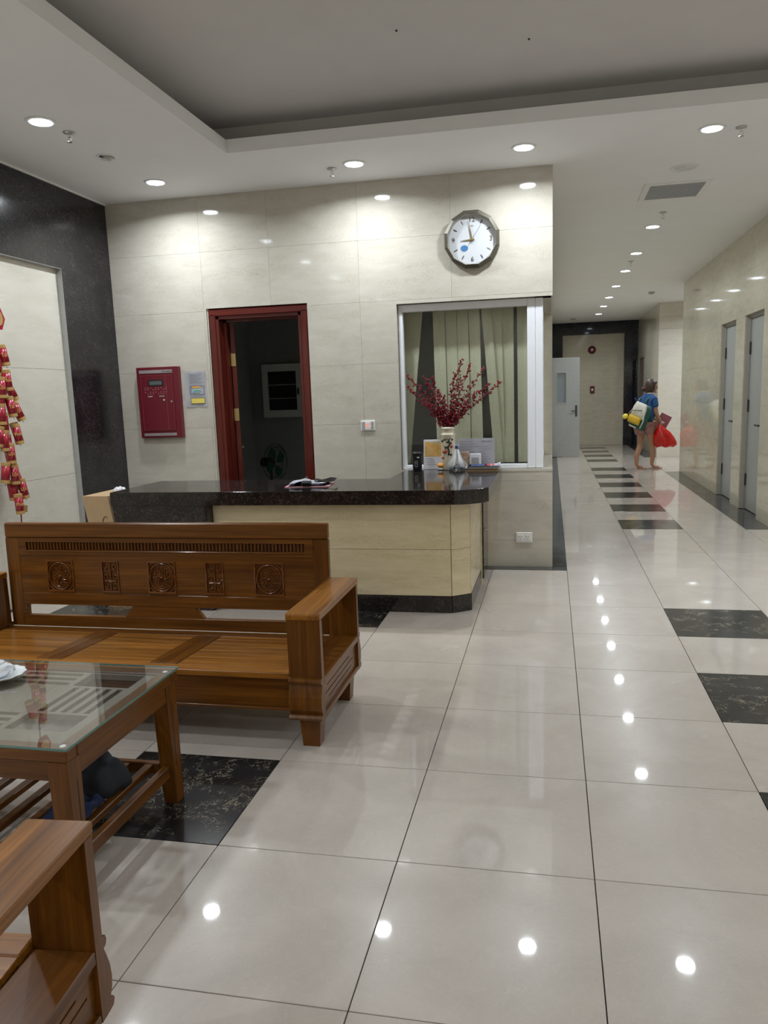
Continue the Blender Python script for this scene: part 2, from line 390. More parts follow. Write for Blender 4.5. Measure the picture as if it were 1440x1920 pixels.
def holed(bm, a0, a1, b0, b1, d0, d1, axis, holes=(), bev=0):
    """slab spanning (a,b) in the two in-plane axes and d0..d1 along axis, with rectangular holes cut out"""
    holes = [h for h in holes if h[0] < a1-1e-5 and h[1] > a0+1e-5 and h[2] < b1-1e-5 and h[3] > b0+1e-5]
    A = sorted({a0, a1} | {min(max(v, a0), a1) for h in holes for v in h[:2]})
    Bc = sorted({b0, b1} | {min(max(v, b0), b1) for h in holes for v in h[2:]})
    def P(a, b, d): return {'y': (a, d, b), 'x': (d, a, b), 'z': (a, b, d)}[axis]
    vv = {}
    def V(i, j, k):
        if (i, j, k) not in vv: vv[i, j, k] = bm.verts.new(P(A[i], Bc[j], (d0, d1)[k]))
        return vv[i, j, k]
    def solid(i, j):
        if i < 0 or j < 0 or i >= len(A)-1 or j >= len(Bc)-1: return False
        ca, cb = (A[i]+A[i+1])/2, (Bc[j]+Bc[j+1])/2
        return not any(h[0] < ca < h[1] and h[2] < cb < h[3] for h in holes)
    fs = []
    for i in range(len(A)-1):
        for j in range(len(Bc)-1):
            if not solid(i, j): continue
            for k in (0, 1): fs.append(bm.faces.new((V(i,j,k), V(i+1,j,k), V(i+1,j+1,k), V(i,j+1,k))))
            if not solid(i-1, j): fs.append(bm.faces.new((V(i,j,0), V(i,j+1,0), V(i,j+1,1), V(i,j,1))))
            if not solid(i+1, j): fs.append(bm.faces.new((V(i+1,j,0), V(i+1,j+1,0), V(i+1,j+1,1), V(i+1,j,1))))
            if not solid(i, j-1): fs.append(bm.faces.new((V(i,j,0), V(i+1,j,0), V(i+1,j,1), V(i,j,1))))
            if not solid(i, j+1): fs.append(bm.faces.new((V(i,j+1,0), V(i+1,j+1,0), V(i+1,j+1,1), V(i,j+1,1))))
    bmesh.ops.recalc_face_normals(bm, faces=fs)
    return bool(fs)
def part_box(name, p, mat, x0, x1, y0, y1, z0, z1, bev=0.0):
    bm = B(); box(bm, x0, x1, y0, y1, z0, z1, bev); return mesh(name, bm, mat, p)
def panels(parent, axis, d0, d1, As, Bs, mat, holes=(), gap=0.0006, name='stone_panel'):
    for a0, a1 in zip(As, As[1:]):
        for b0, b1 in zip(Bs, Bs[1:]):
            bm = B()
            ca, cb = (a0+a1)/2, (b0+b1)/2
            hs = [(h[0]-ca, h[1]-ca, h[2]-cb, h[3]-cb) for h in holes]
            if holed(bm, a0+gap-ca, a1-gap-ca, b0+gap-cb, b1-gap-cb, 0, d1-d0, axis, hs):
                loc = {'y': (ca, d0, cb), 'x': (d0, ca, cb)}[axis]
                mesh(name, bm, mat, parent, loc=loc)
            else: bm.free()
def text(name, s, size, mat, parent, loc, rot=(PI/2, 0, 0), ext=0.0004, align='CENTER', sx=1):
    cu = bpy.data.curves.new(name, 'FONT'); cu.body = s; cu.size = size; cu.extrude = ext
    cu.align_x = align; cu.align_y = 'CENTER'; cu.resolution_u = 2
    o = bpy.data.objects.new(name+'_tmp', cu); COL.objects.link(o)
    dg = bpy.context.evaluated_depsgraph_get(); me = bpy.data.meshes.new_from_object(o.evaluated_get(dg))
    bpy.data.objects.remove(o); bpy.data.curves.remove(cu)
    me.materials.clear(); me.materials.append(M[mat])
    n = bpy.data.objects.new(name, me); COL.objects.link(n); n.parent = parent; n.location = loc; n.rotation_euler = rot; n.scale = (sx, 1, 1)
    return n
def skinned(name, chains, mat, parent=None, sub=2, root=0, tris=None):
    """chains: (verts [(co, r)], edges) grown with a Skin modifier, baked"""
    verts, edges = chains
    me = bpy.data.meshes.new(name); me.from_pydata([v[0] for v in verts], edges, [])
    o = bpy.data.objects.new(name+'_tmp', me); COL.objects.link(o)
    md = o.modifiers.new('s', 'SKIN'); md.use_smooth_shade = True
    for i, v in enumerate(verts):
        r = v[1]; r = (r, r) if isinstance(r, (int, float)) else r
        me.skin_vertices[0].data[i].radius = r; me.skin_vertices[0].data[i].use_root = (i == root)
    sb = o.modifiers.new('b', 'SUBSURF'); sb.levels = sub; sb.render_levels = sub
    dg = bpy.context.evaluated_depsgraph_get(); nm = bpy.data.meshes.new_from_object(o.evaluated_get(dg))
    bpy.data.objects.remove(o)
    nm.materials.clear(); nm.materials.append(M[mat])
    for p in nm.polygons: p.use_smooth = True
    n = bpy.data.objects.new(name, nm); COL.objects.link(n); n.parent = parent
    return n

# ================================================================== STRUCTURE
YB, H, XL, XC, XR = 4.79, 3.145, -3.30, 0.485, 2.64
YR, YA0, YA1, YE = 6.67, 12.35, 15.3, 19.2
XE, YF = 5.4, -4.5                       # room continues out of frame
T = 0.6
# floor ------------------------------------------------------------
fl = empty('floor', (0, 0, 0), kind='structure')
bm = B(); box(bm, XL-.1, XE, YF, YR+.05, -0.08, -0.007); box(bm, XC-.1, XR+.1, YR, YE+.1, -0.08, -0.007); box(bm, XR+.1, XE, YA0, YA1, -0.08, -0.007)
mesh('floor_bed', bm, 'grout', fl)
tile_cache = {}
def tile(x0, x1, y0, y1, dark=False, strip=False):
    g = 0.0016; k = (round(x1-x0, 3), round(y1-y0, 3), dark, strip)
    loc = (x0+g, y0+g, -0.010)
    if k not in tile_cache:
        bm = B(); box(bm, 0, x1-x0-2*g, 0, y1-y0-2*g, 0, 0.010, 0.0008)
        o = mesh('border_strip' if strip else 'floor_tile', bm, 'strip' if strip else ('veined' if dark else 'tile'), fl, loc=loc)
        tile_cache[k] = o
    else:
        s = tile_cache[k]; o = s.copy(); COL.objects.link(o); o.location = loc
    if dark: o['label'] = 'black tile with pale veins'
    if strip: o['label'] = 'dark grey granite border strip'
    return o
dark = {(-2, 1), (-2, 3), (-2, 5), (2, 1), (2, 3), (2, 5), (2, -1), (-5, 5), (-5, 3), (-5, 1), (-5, -1)} | {(2, j) for j in (11, 13, 15, 17, 19, 21, 24, 26, 28, 30)}
for i in range(-6, 6):
    for j in range(-4, 11):
        x0, x1, y0, y1 = i*T, (i+1)*T, j*T, (j+1)*T
        x0 = max(x0, XL)
        if i <= 0 and j == 7: y1 = 4.66
        if i <= 0 and j >= 8: continue
        tile(x0, x1, y0, y1, (i, j) in dark)
for j in range(11, 32):
    for i in range(1, 4): tile(i*T, (i+1)*T, j*T, (j+1)*T, (i, j) in dark)
bm = B()
for i in range(6, 9):
    for j in range(-7, 11): box(bm, i*T+.002, (i+1)*T-.002, j*T+.002, (j+1)*T-.002, -0.01, 0)
for i in range(-6, 6):
    for j in range(-7, -4): box(bm, max(i*T, XL)+.002, (i+1)*T-.002, j*T+.002, (j+1)*T-.002, -0.01, 0)
for i in range(4, 9):
    for j in range(20, 26): box(bm, max(i*T, 2.64)+.001, (i+1)*T-.001, max(j*T, 12.35)+.001, min((j+1)*T, 15.3)-.001, -0.01, 0)
tag(mesh('floor_tiles', bm, 'tile', fl), kind='stuff')
tile(XC, 0.6, 4.66, 4.79, strip=True); tile(-3.3, -1.4, 4.66, 4.79, strip=True); tile(-1.4, XC, 4.66, 4.79, strip=True)
for k in range(12): tile(XC, 0.6, 4.79+k*1.2, min(4.79+(k+1)*1.2, YE), strip=True)
for k in range(8):
    y0 = 6.6+k*0.72; tile(2.4, 2.64, y0, y0+0.72, strip=True)
for k in range(5): tile(2.4, 2.64, 12.36+k*0.59, 12.36+(k+1)*0.59, strip=False)
for k in range(5): tile(2.4, 2.64, 15.31+k*0.77, 15.31+(k+1)*0.77, strip=True)
for k in range(3): tile(2.64+k*.9, 2.64+(k+1)*.9, 6.6, 6.67, strip=True)
# ceiling ----------------------------------------------------------
ce = empty('ceiling', (0, 0, 0), kind='structure')
RX0, RX1, RY0, RY1 = -1.745, 4.1, -3.2, 3.80     # recess
CV = 0.25
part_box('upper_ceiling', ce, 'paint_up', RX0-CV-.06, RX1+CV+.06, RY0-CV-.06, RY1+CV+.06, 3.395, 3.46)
SZ = 3.235
part_box('soffit', ce, 'paint', XL-.1, RX0, YF, YB+.02, H, SZ)
part_box('soffit', ce, 'paint', RX0, RX1, RY1, YB+.02, H, SZ)
part_box('soffit', ce, 'paint', RX1, XE, YF, YB+.02, H, SZ)
part_box('soffit', ce, 'paint', RX0, RX1, YF, RY0, H, SZ)
part_box('soffit', ce, 'paint', XC, XE, YB+.02, YR+.05, H, SZ)
part_box('soffit', ce, 'paint', XC-.1, XR+.02, YR+.05, YE+.1, H, SZ)
part_box('soffit', ce, 'paint', XR+.02, XE, YA0, YA1+.1, H, SZ)
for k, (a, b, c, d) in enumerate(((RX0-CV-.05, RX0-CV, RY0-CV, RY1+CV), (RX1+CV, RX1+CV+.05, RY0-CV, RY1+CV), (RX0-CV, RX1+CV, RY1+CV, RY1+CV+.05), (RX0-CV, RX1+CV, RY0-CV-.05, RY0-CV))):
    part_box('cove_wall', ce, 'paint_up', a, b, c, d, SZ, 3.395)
for (x, y) in ((-.35, 2.9), (-.75, 2.2), (0.35, 3.2), (.9, 2.6)):
    bm = B(); cyl(bm, (x, y, 3.388), 0.006, 0.01, seg=8); mesh('screw_cap', bm, 'blackp', ce)
# back wall ---------------------------------------------------------
DX0, DX1, DZ = -2.43, -1.525, 2.229
WX0, WX1, WZ0, WZ1 = -0.765, XC, 0.81, 2.178
holes = [(DX0, DX1, -1, DZ), (WX0, WX1+.2, WZ0, WZ1)]
wb = empty('wall_back', (0, 0, 0), kind='structure')
bm = B(); holed(bm, XL-.1, XC-.012, 0, 3.145, YB+.012, YB+.16, 'y', [(DX0-.001, DX1+.001, -1, DZ+.001), (WX0-.013, WX1+.2, WZ0-.021, WZ1+.013)])
mesh('wall_core', bm, 'backing', wb)
panels(wb, 'y', YB, YB+.013, [XL, -2.45, -1.84, -1.07, -0.31, XC], [0.0, .225, .72, 1.215, 1.71, 2.208, 2.695, H], 'cream_back', holes)
# sides/top/sill stone reveals of the corner window
bm = B(); box(bm, WX0-.012, WX0, YB+.013, YB+.12, WZ0, WZ1); mesh('window_reveal', bm, 'cream_back', wb)
bm = B(); box(bm, WX0, XC-.012, YB+.013, YB+.14, WZ1, WZ1+.012); mesh('window_reveal', bm, 'cream_back', wb)
bm = B(); box(bm, WX0+.001, XC+.001, YB-.003, YB+.14, WZ0-.012, WZ0+.008, .001); mesh('window_sill', bm, 'cream_back', wb)
# corridor wall (edge-on from the camera) with the side half of the corner window
wc = empty('wall_corridor', (0, 0, 0), kind='structure')
SY1 = 6.35
ch = [(YB-1, SY1, WZ0, WZ1), (15.62, 16.6, -1, 2.15)]
bm = B(); holed(bm, YB+.013, YE, 0, H, XC-.14, XC-.012, 'x', ch); mesh('wall_core', bm, 'backing', wc)
bm = B()
ys = [YB+.012] + [YB+.75*k for k in range(1, 20) if YB+.75*k < YE] + [YE]
for a0, a1 in zip(ys, ys[1:]):
    for b0, b1 in zip([0, .225, .72, 1.215, 1.71, 2.208, 2.695], [.225, .72, 1.215, 1.71, 2.208, 2.695, H]):
        holed(bm, a0+.0016, a1-.0016, b0+.0016, b1-.0016, XC-.012, XC, 'x', ch)
tag(mesh('stone_panels', bm, 'cream', wc), kind='stuff')
for z0, z1 in ((WZ0, .93), (.93, 2.04), (2.04, WZ1)):
    bm = B(); box(bm, XC-.13, XC-.001, SY1-.012, SY1, z0+.001, z1-.001); mesh('window_reveal', bm, 'cream', wc)
# left wall -----------------------------------------------------------
wl = empty('wall_left', (0, 0, 0), kind='structure')
part_box('wall_core', wl, 'backing', XL-.2, XL-.062, YF, YB+.1, 0, 3.2)
RZ, RYE = 2.512, 4.085
gx0, gx1 = XL-.06, XL
for y0, y1, z0, z1 in ((RYE, YB, 0, RZ), (2.2, YB, RZ, H), (-.4, 2.2, RZ, H), (-3.0, -.4, RZ, H), (-3.7, -3.0, 0, H)):
    part_box('granite_panel', wl, 'granite_wall', gx0, gx1, y0+.0006, y1-.0006, z0, z1)
for z0, z1 in ((0, .90), (.90, 1.73), (1.73, RZ)):
    for y0, y1 in ((1.6, RYE), (-.8, 1.6), (-3.0, -.8)):
        part_box('stone_panel', wl, 'cream_plain', XL-.06, XL-.048, y0+.001, y1-.001, z0+.001, z1-.001)
part_box('reveal_trim', wl, 'alu', XL-.048, XL-.002, RYE-.004, RYE, 0, RZ)
part_box('reveal_trim', wl, 'alu', XL-.048, XL-.002, -3.0, RYE-.004, RZ-.004, RZ)
part_box('trim_1', None, 'white', XL, XL+.012, YF, YB-.002, H-.012, H-.0005)['kind'] = 'structure'
# right wall ----------------------------------------------------------
wr = empty('wall_right', (0, 0, 0), kind='structure')
DH = 2.215
rh = [(7.24, 8.05, -1, DH), (8.49, 9.32, -1, DH)]
bm = B(); holed(bm, YR+.013, YA0, 0, H, XR+.012, XR+.2, 'x', rh); mesh('wall_core', bm, 'backing', wr)
zs = [0, .225, .72, 1.215, 1.71, 2.208, 2.695, H]
panels(wr, 'x', XR, XR+.012, [YR, 7.24, 8.05, 8.49, 9.32, 10.1, 10.85, 11.6, YA0], zs, 'cream', rh, gap=.0006)
bm = B(); box(bm, XR+.012, XE, YR+.013, YR+.15, 0, H); mesh('wall_core', bm, 'backing', wr)
panels(wr, 'y', YR, YR+.012, [XR, 3.4, 4.15, 4.9, XE], zs, 'cream')
wa = empty('wall_alcove', (0, 0, 0), kind='structure')
bm = B(); box(bm, XR+.013, XE, YA1+.013, YA1+.15, 0, H); box(bm, XR+.2, XE, YA0-.15, YA0-.013, 0, H); box(bm, XE, XE+.1, YA0-.15, YA1+.15, 0, H); mesh('wall_core', bm, 'backing', wa)
panels(wa, 'y', YA1, YA1+.012, [XR, 3.5, 4.3, XE], [0, .6, 1.2, 1.72, 2.3, 2.62, 2.86, H], 'cream_plain')
panels(wa, 'y', YA0-.012, YA0, [XR, 3.5, 4.3, XE], [0, 1.2, 2.3, H], 'cream_plain')
part_box('groove_band', wa, 'cream', XR, XE, YA1-.012, YA1, 2.62, 2.66)  # raised cream band along the groove of the panel row
# corridor wall right, far part, and end wall
wf = empty('wall_corridor_far', (0, 0, 0), kind='structure')
bm = B(); holed(bm, YA1+.013, YE, 0, H, XR+.012, XR+.2, 'x', [(17.85, 18.75, -1, 2.2)]); mesh('wall_core', bm, 'backing', wf)
panels(wf, 'x', XR, XR+.012, [YA1, 16.1, 16.9, 17.85, 18.75, YE], [0, .72, 1.71, 2.208, 2.695, H], 'cream', [(17.85, 18.75, -1, 2.2)])
we = empty('wall_end', (0, 0, 0), kind='structure')
part_box('wall_core', we, 'backing', XC-.2, XR+.3, YE+.05, YE+.15, 0, H)
for a, b, z0, z1 in ((0.77, 1.53, 0, 1.42), (1.53, 2.30, 0, 1.42), (0.77, 1.53, 1.42, 2.835), (1.53, 2.30, 1.42, 2.835)):
    part_box('stone_panel', we, 'cream_tan' if 'cream_tan' in M else 'cream', a+.001, b-.001, YE+.03, YE+.05, z0+.001, z1-.001)
for a, b, z0, z1 in ((XC-.1, .77, 0, 2.835), (2.30, XR, 0, 2.835), (XC-.1, XR, 2.835, H)):
    part_box('granite_panel', we, 'black', a, b, YE-.04, YE+.05, z0, z1)
# out-of-frame enclosure
wo = empty('wall_front', (0, 0, 0), kind='structure')
part_box('wall_core', wo, 'cream', XL-.2, XE+.1, YF-.1, YF, 0, 3.46)
wo = empty('wall_lobby', (0, 0, 0), kind='structure')
part_box('wall_core', wo, 'cream', XE, XE+.1, YF, YR+.15, 0, 3.46)
# corridor doors
def corridor_door(n, y0, y1):
    d = empty('door_%d' % n, (XR+.02, (y0+y1)/2, 0), kind='structure'); h = (y1-y0)/2
    bm = B(); holed(bm, -h, h, 0, DH, .03, .10, 'x', [(-h+.035, h-.035, -1, DH-.04)]); mesh('door_frame', bm, 'doorgrey', d)
    bm = B(); box(bm, .045, .085, -h+.038, h-.038, .008, DH-.043, .002); mesh('door_leaf', bm, 'doorgrey', d)
    for z in (.35, 1.2, 1.85):
        bm = B(); cyl(bm, (.040, h-.045, z-.07), .009, .14, seg=10); box(bm, .03, .045, h-.06, h-.03, z-.065, z+.065); mesh('hinge', bm, 'darkmetal', d)
    bm = B(); box(bm, .035, .045, -h+.075, -h+.115, .90, 1.12, .002); tube(bm, [(.04, -h+.095, 1.0), (-.005, -h+.095, 1.0), (-.01, -h+.11, 1.0), (-.01, -h+.24, 1.0)], .011, 8); mesh('door_handle', bm, 'darkmetal', d)
    return d
corridor_door(2, 7.24, 8.05); corridor_door(3, 8.49, 9.32)
# far narrow door on the side wall
d = empty('door_4', (XR, 18.3, 0), kind='structure')
bm = B(); holed(bm, -.45, .45, 0, 2.2, .0, .1, 'x', [(-.41, .41, -1, 2.16)]); mesh('door_frame', bm, 'brownp', d)
bm = B(); box(bm, .03, .07, -.41, .41, .005, 2.155); mesh('door_leaf', bm, 'brownp', d)
bm = B(); tube(bm, [(.03, -.33, 1), (-.02, -.33, 1), (-.02, -.22, 1)], .009, 8); mesh('door_handle', bm, 'steel', d)
# open grey door reaching into the corridor
d = empty('door_5', (XC, 15.70, 0), kind='structure')
bm = B(); holed(bm, .01, .595, 0.008, 2.14, -.02, .02, 'y', [(.12, .31, 1.18, 1.82)]); mesh('door_leaf', bm, 'doorgrey', d)
bm = B(); holed(bm, .105, .325, 1.165, 1.835, -.026, -.0205, 'y', [(.125, .305, 1.185, 1.815)]); mesh('glazing_bead', bm, 'doorgrey', d)
part_box('door_glass', d, 'glassgrey', .12, .31, -.003, .003, 1.18, 1.82)
bm = B(); box(bm, .505, .545, -.028, -.0205, .88, 1.12, .002); tube(bm, [(.525, -.025, 1.0), (.525, -.07, 1.0), (.42, -.072, 1.0)], .012, 8); mesh('door_handle', bm, 'darkmetal', d)
for z in (.3, 1.1, 1.9):
    bm = B(); cyl(bm, (.006, 0, z-.06), .009, .12, seg=8); mesh('hinge', bm, 'darkmetal', d)

# red wooden door ------------------------------------------------------
d = empty('door_1', (0, 0, 0), kind='structure')
fx0, fx1, fz = DX0+.015, DX1-.004, DZ-.006
def jambprof(x, s): # stepped architrave, s=+1 left side growing right
    y = YB+.005
    return [(x, y+.15), (x, y+.012), (x+s*.012, y), (x+s*.055, y), (x+s*.062, y+.012), (x+s*.085, y+.012), (x+s*.085, y+.10), (x+s*.115, y+.10), (x+s*.115, y+.15)]
bm = B(); prism(bm, jambprof(fx0, 1), 0, fz-.05, 'z'); mesh('door_jamb', bm, 'redwood_z', d)
bm = B(); prism(bm, jambprof(fx1, -1), 0, fz-.05, 'z'); mesh('door_jamb', bm, 'redwood_z', d)
bm = B(); pr = [(YB+.155, fz), (YB+.017, fz), (YB+.005, fz-.012), (YB+.005, fz-.055), (YB+.017, fz-.062), (YB+.017, fz-.085), (YB+.105, fz-.085), (YB+.105, fz-.105), (YB+.155, fz-.105)]
prism(bm, pr, fx0, fx1, 'x'); mesh('door_head', bm, 'redwood_x', d)
part_box('wall_reveal', d, 'cream_back', DX0, DX0+.012, YB+.013, YB+.15, 0, DZ-.001)
# leaf swung into the office, hinged at the left
lf = empty('door_leaf_hinge', (0, 0, 0)); bpy.data.objects.remove(lf)
lh = empty('door_leaf', (fx0+.122, YB+.158, 0), rz=math.radians(27)); lh.parent = d
bm = B(); LX = 0
prof = [(LX-.02, 0)]
box(bm, LX, LX+.04, 0, .80, .01, fz-.11, .003); leaf = mesh('leaf_board', bm, 'redwood_z', lh)
for z0, z1 in ((.15, .75), (.85, 1.95)):
    bm = B(); box(bm, LX+.04, LX+.048, .12, .68, z0, z1, .004); mesh('raised_panel', bm, 'redwood_z', leaf)
for z in (.35, 1.32, 1.80):
    bm = B(); box(bm, LX+.002, LX+.036, -.006, 0, z-.055, z+.055, .001); cyl(bm, (LX-.002, -.006, z-.055), .007, .11, seg=10); mesh('hinge', bm, 'brass', lh)
bm = B(); cyl(bm, (LX+.04, .74, 1.0), .025, .01, 'x', 16); tube(bm, [(LX+.05, .74, 1.0), (LX+.095, .74, 1.0), (LX+.1, .73, 1.0), (LX+.1, .62, .995)], .010, 8); mesh('door_handle', bm, 'chrome', lh)

# office behind -------------------------------------------------------
wo = empty('wall_office', (0, 0, 0), kind='structure')
bm = B(); box(bm, XL-.1, XC-.14, 7.9, 8.0, 0, 2.95); mesh('wall_panel', bm, 'room', wo)
bm = B(); box(bm, XL-.1, XL, YB+.16, 7.9, 0, 2.95); mesh('wall_panel', bm, 'room', wo)
bm = B(); box(bm, XL-.1, XC-.14, YB+.16, 8.0, 2.95, 3.0); mesh('office_ceiling', bm, 'room', wo)
bm = B(); box(bm, XL-.1, XC-.14, YB+.10, 8.0, -.06, 0); mesh('office_floor', bm, 'room', wo)

# ================================================================== corner window
wn = empty('window_1', (0, 0, 0), kind='structure')
yf = YB+.045
fxa, fxb = WX0+.004, 0.285
zb, zt = WZ0+.045, WZ1-.062
part_box('window_frame', wn, 'pvc', fxa, fxa+.035, yf, yf+.06, WZ0+.01, WZ1-.004, .003)
part_box('window_frame', wn, 'pvc', fxa+.035, fxb, yf, yf+.06, WZ1-.062, WZ1-.004, .003)
part_box('window_frame', wn, 'pvc', fxa+.035, fxb, yf, yf+.06, WZ0+.01, zb, .003)
part_box('window_frame', wn, 'pvc', fxb, fxb+.064, yf-.004, yf+.06, WZ0+.01, WZ1-.004, .004)
part_box('corner_post', wn, 'pvc', fxb+.065, XC-.075, yf-.004, yf+.06, WZ0+.01, WZ1-.004, .004)
part_box('window_pane', wn, 'glass', fxa+.03, fxb+.005, yf+.03, yf+.036, zb-.005, zt+.005)
part_box('window_frame', wn, 'pvc', XC-.135, XC-.08, yf+.06, SY1-.02, WZ0+.01, WZ0+.055, .003)
part_box('window_frame', wn, 'pvc', XC-.135, XC-.08, yf+.06, SY1-.02, WZ1-.06, WZ1-.004, .003)
part_box('window_frame', wn, 'pvc', XC-.135, XC-.08, SY1-.07, SY1-.013, WZ0+.055, WZ1-.06, .003)
part_box('window_pane', wn, 'glass', XC-.11, XC-.104, yf+.06, SY1-.07, WZ0+.05, WZ1-.055)
# vertical blinds
vb = empty('vertical_blind', (0, YB+.19, WZ1), label='olive green vertical blind with gaps and twisted strips hanging behind the office window', cat='blind')
part_box('head_rail', vb, 'pvc', WX0+.02, XC-.16, -.02, .02, .0, .03)
def slat(x0t, x1t, x0b, x1b, zt_=0.0, zb_=-1.32, yy=0.0, tw=0.01):
    bm = B(); n = 8; rows = []
    for k in range(n+1):
        f = k/n; z = zt_+(zb_-zt_)*f; a = x0t+(x0b-x0t)*f; b = x1t+(x1b-x1t)*f
        tt = tw*(math.sin(f*3.1)); mid = (a+b)/2
        rows.append([(a, yy+tt, z), (mid, yy-.004, z), (b, yy-tt, z)])
    fr = [[bm.verts.new(p) for p in r] for r in rows]; bk = [[bm.verts.new((p[0], p[1]+.0012, p[2])) for p in r] for r in rows]
    for k in range(n):
        for c in range(2):
            bm.faces.new((fr[k][c], fr[k+1][c], fr[k+1][c+1], fr[k][c+1])); bm.faces.new((bk[k][c], bk[k][c+1], bk[k+1][c+1], bk[k+1][c]))
        bm.faces.new((fr[k][0], bk[k][0], bk[k+1][0], fr[k+1][0])); bm.faces.new((fr[k][2], fr[k+1][2], bk[k+1][2], bk[k][2]))
    bmesh.ops.recalc_face_normals(bm, faces=bm.faces[:])
    mesh('blind_slat', bm, 'blind', vb, smooth=False)
def ux(u): return (u-757)/(985-757)*(0.31+.79)-.79+.0   # picture spacing of strips turned into metres along the rail
for a, b, c, e, yy in ((745, 802, 752, 772, .01), (817, 839, 820, 842, 0), (838, 859.5, 841, 862, .004), (859, 879.5, 860.5, 882, .0), (879, 899, 881, 903.5, .004),
                       (900, 918, 921, 938, -.004), (912, 936, 924, 941, .006), (934, 957, 938, 957, .0), (961, 985, 962, 983, .004), (986, 1004, 984, 1003, 0)):
    slat(ux(a)+.004, ux(b)-.003, ux(c)+.004, ux(e)-.003, yy=yy, tw=.014 if e-c < 21 else .004)

# ================================================================== reception counter
ct = empty('reception_counter', (0, 0, 0), label='L-shaped cream stone reception counter with thick dark granite top', cat='counter')
ZT, ZS = 0.835, 0.742
bm = B()
top = [(-2.55, 3.27), (-0.13, 3.27), (-0.065, 3.282), (-.01, 3.315), (0.045, 3.362), (0.076, 3.42), (0.076, YB-.004), (-0.70, YB-.004), (-0.70, 4.0), (-2.55, 4.0)]
prism(bm, top, ZS, ZT, 'z', bev=.0012); mesh('granite_top', bm, 'granite', ct)
# pedestal, cream cladding, plinth
bm = B(); prism(bm, [(-2.545, ZS), (-1.83, ZS), (-1.83, 0.0), (-2.43, 0.0)], 3.275, 3.95, 'y'); mesh('granite_pedestal', bm, 'granite', ct)
bm = B(); prism(bm, [(-1.82, 3.40), (-.185, 3.40), (-.09, 3.47), (-.09, YB-.004), (-.66, YB-.004), (-.66, 3.95), (-1.82, 3.95)], 0.0, ZS-.001, 'z'); mesh('counter_core', bm, 'backing', ct)
def cpanel(p0, p1, z0, z1, mat, th=.02):
    p0, p1 = Vector((*p0, 0)), Vector((*p1, 0)); d_ = (p1-p0); L_ = d_.length; ang = math.atan2(d_.y, d_.x)
    bm = B(); box(bm, .0012, L_-.0012, 0, th, z0+.001, z1-.001, .001); mesh('stone_panel' if mat != 'granite' else 'plinth_panel', bm, mat, ct, loc=p0, rot=(0, 0, ang))
zm = .43
for z0, z1 in ((.115, zm), (zm, ZS)):
    for a, b in (((-1.83, 3.36), (-.172, 3.36)), ((-.168, 3.362), (-.053, 3.447))): cpanel(a, b, z0, z1, 'cream_counter')
    cpanel((-.05, 3.45), (-.05, 4.16), z0, z1, 'cream_counter')
for a, b in (((-1.83, 3.358), (-.170, 3.358)), ((-.167, 3.36), (-.050, 3.446)), ((-.048, 3.45), (-.048, 4.16))): cpanel(a, b, 0.0, .115, 'granite')
# service door in the counter's end
bm = B(); holed(bm, 4.17, YB-.006, 0.0, ZS, -.085, -.045, 'x', [(4.25, 4.67, .01, .74)]); mesh('end_frame', bm, 'cream_counter', ct)
bm = B(); box(bm, -.075, -.034, 4.26, 4.66, .02, .735, .003); e_ = mesh('access_door', bm, 'granite', ct)
bm = B(); cyl(bm, (-.034, 4.30, .40), .012, .02, 'x', 12); mesh('knob', bm, 'steel', e_)

# ================================================================== objects on the walls
# fire alarm panel
fp = empty('fire_alarm_panel', (-2.905, YB, 1.14), label='dark red fire alarm control panel mounted on the cream wall left of the door', cat='alarm panel')
bm = B(); box(bm, -.198, .198, -.055, -.001, 0, .615, .003); mesh('cabinet', bm, 'firered', fp)
bm = B(); box(bm, -.16, .145, -.064, -.055, .065, .545, .002); dr = mesh('cabinet_door', bm, 'firered', fp)
part_box('door_line', dr, 'firered2', .078, .081, -.0655, -.064, .07, .54)
bm = B(); holed(bm, -.158, .143, .067, .543, -.0657, -.064, 'y', [(-.156, .141, .069, .541)]); mesh('door_edge_line', bm, 'firered2', dr)
lb = part_box('name_plate', fp, 'silver', -.17, .145, -.0585, -.055, .562, .59, .0005)
text('lettering', 'Honeywell', .022, 'blackp', lb, (.095, -.0592, .576))
lb = part_box('name_plate', fp, 'silver', -.165, .145, -.0585, -.055, .018, .042, .0005)
text('lettering', 'FIRE ALARM CONTROL', .012, 'ink', lb, (.05, -.0592, .03))
bm = B(); holed(bm, -.085, .055, .455, .505, -.069, -.064, 'y', [(-.075, .045, .462, .498)]); sc = mesh('screen_bezel', bm, 'blackp', fp)
part_box('screen', sc, 'lcd', -.075, .045, -.0665, -.064, .462, .498)
bm = B()
for r_, z in enumerate((.437, .422, .400, .385)):
    for k in range(9):
        if (r_ + k) % 4 != 3: box(bm, -.125+k*.025, -.113+k*.025, -.0662, -.064, z-.004, z+.004)
tag(mesh('keypad', bm, 'key', fp), kind='stuff')
text('lettering', 'ALARM', .014, 'white', fp, (-.075, -.0665, .362)); text('lettering', 'SYSTEM', .014, 'white', fp, (.035, -.0665, .362))
bm = B(); cyl(bm, (.055, -.064, .33), .009, -.006, 'y', 12); bmesh.ops.recalc_face_normals(bm, faces=bm.faces[:]); mesh('lock', bm, 'chrome', fp)
bm = B(); cyl(bm, (.125, -.064, .315), .009, -.006, 'y', 12); bmesh.ops.recalc_face_normals(bm, faces=bm.faces[:]); mesh('lock', bm, 'steel', fp)
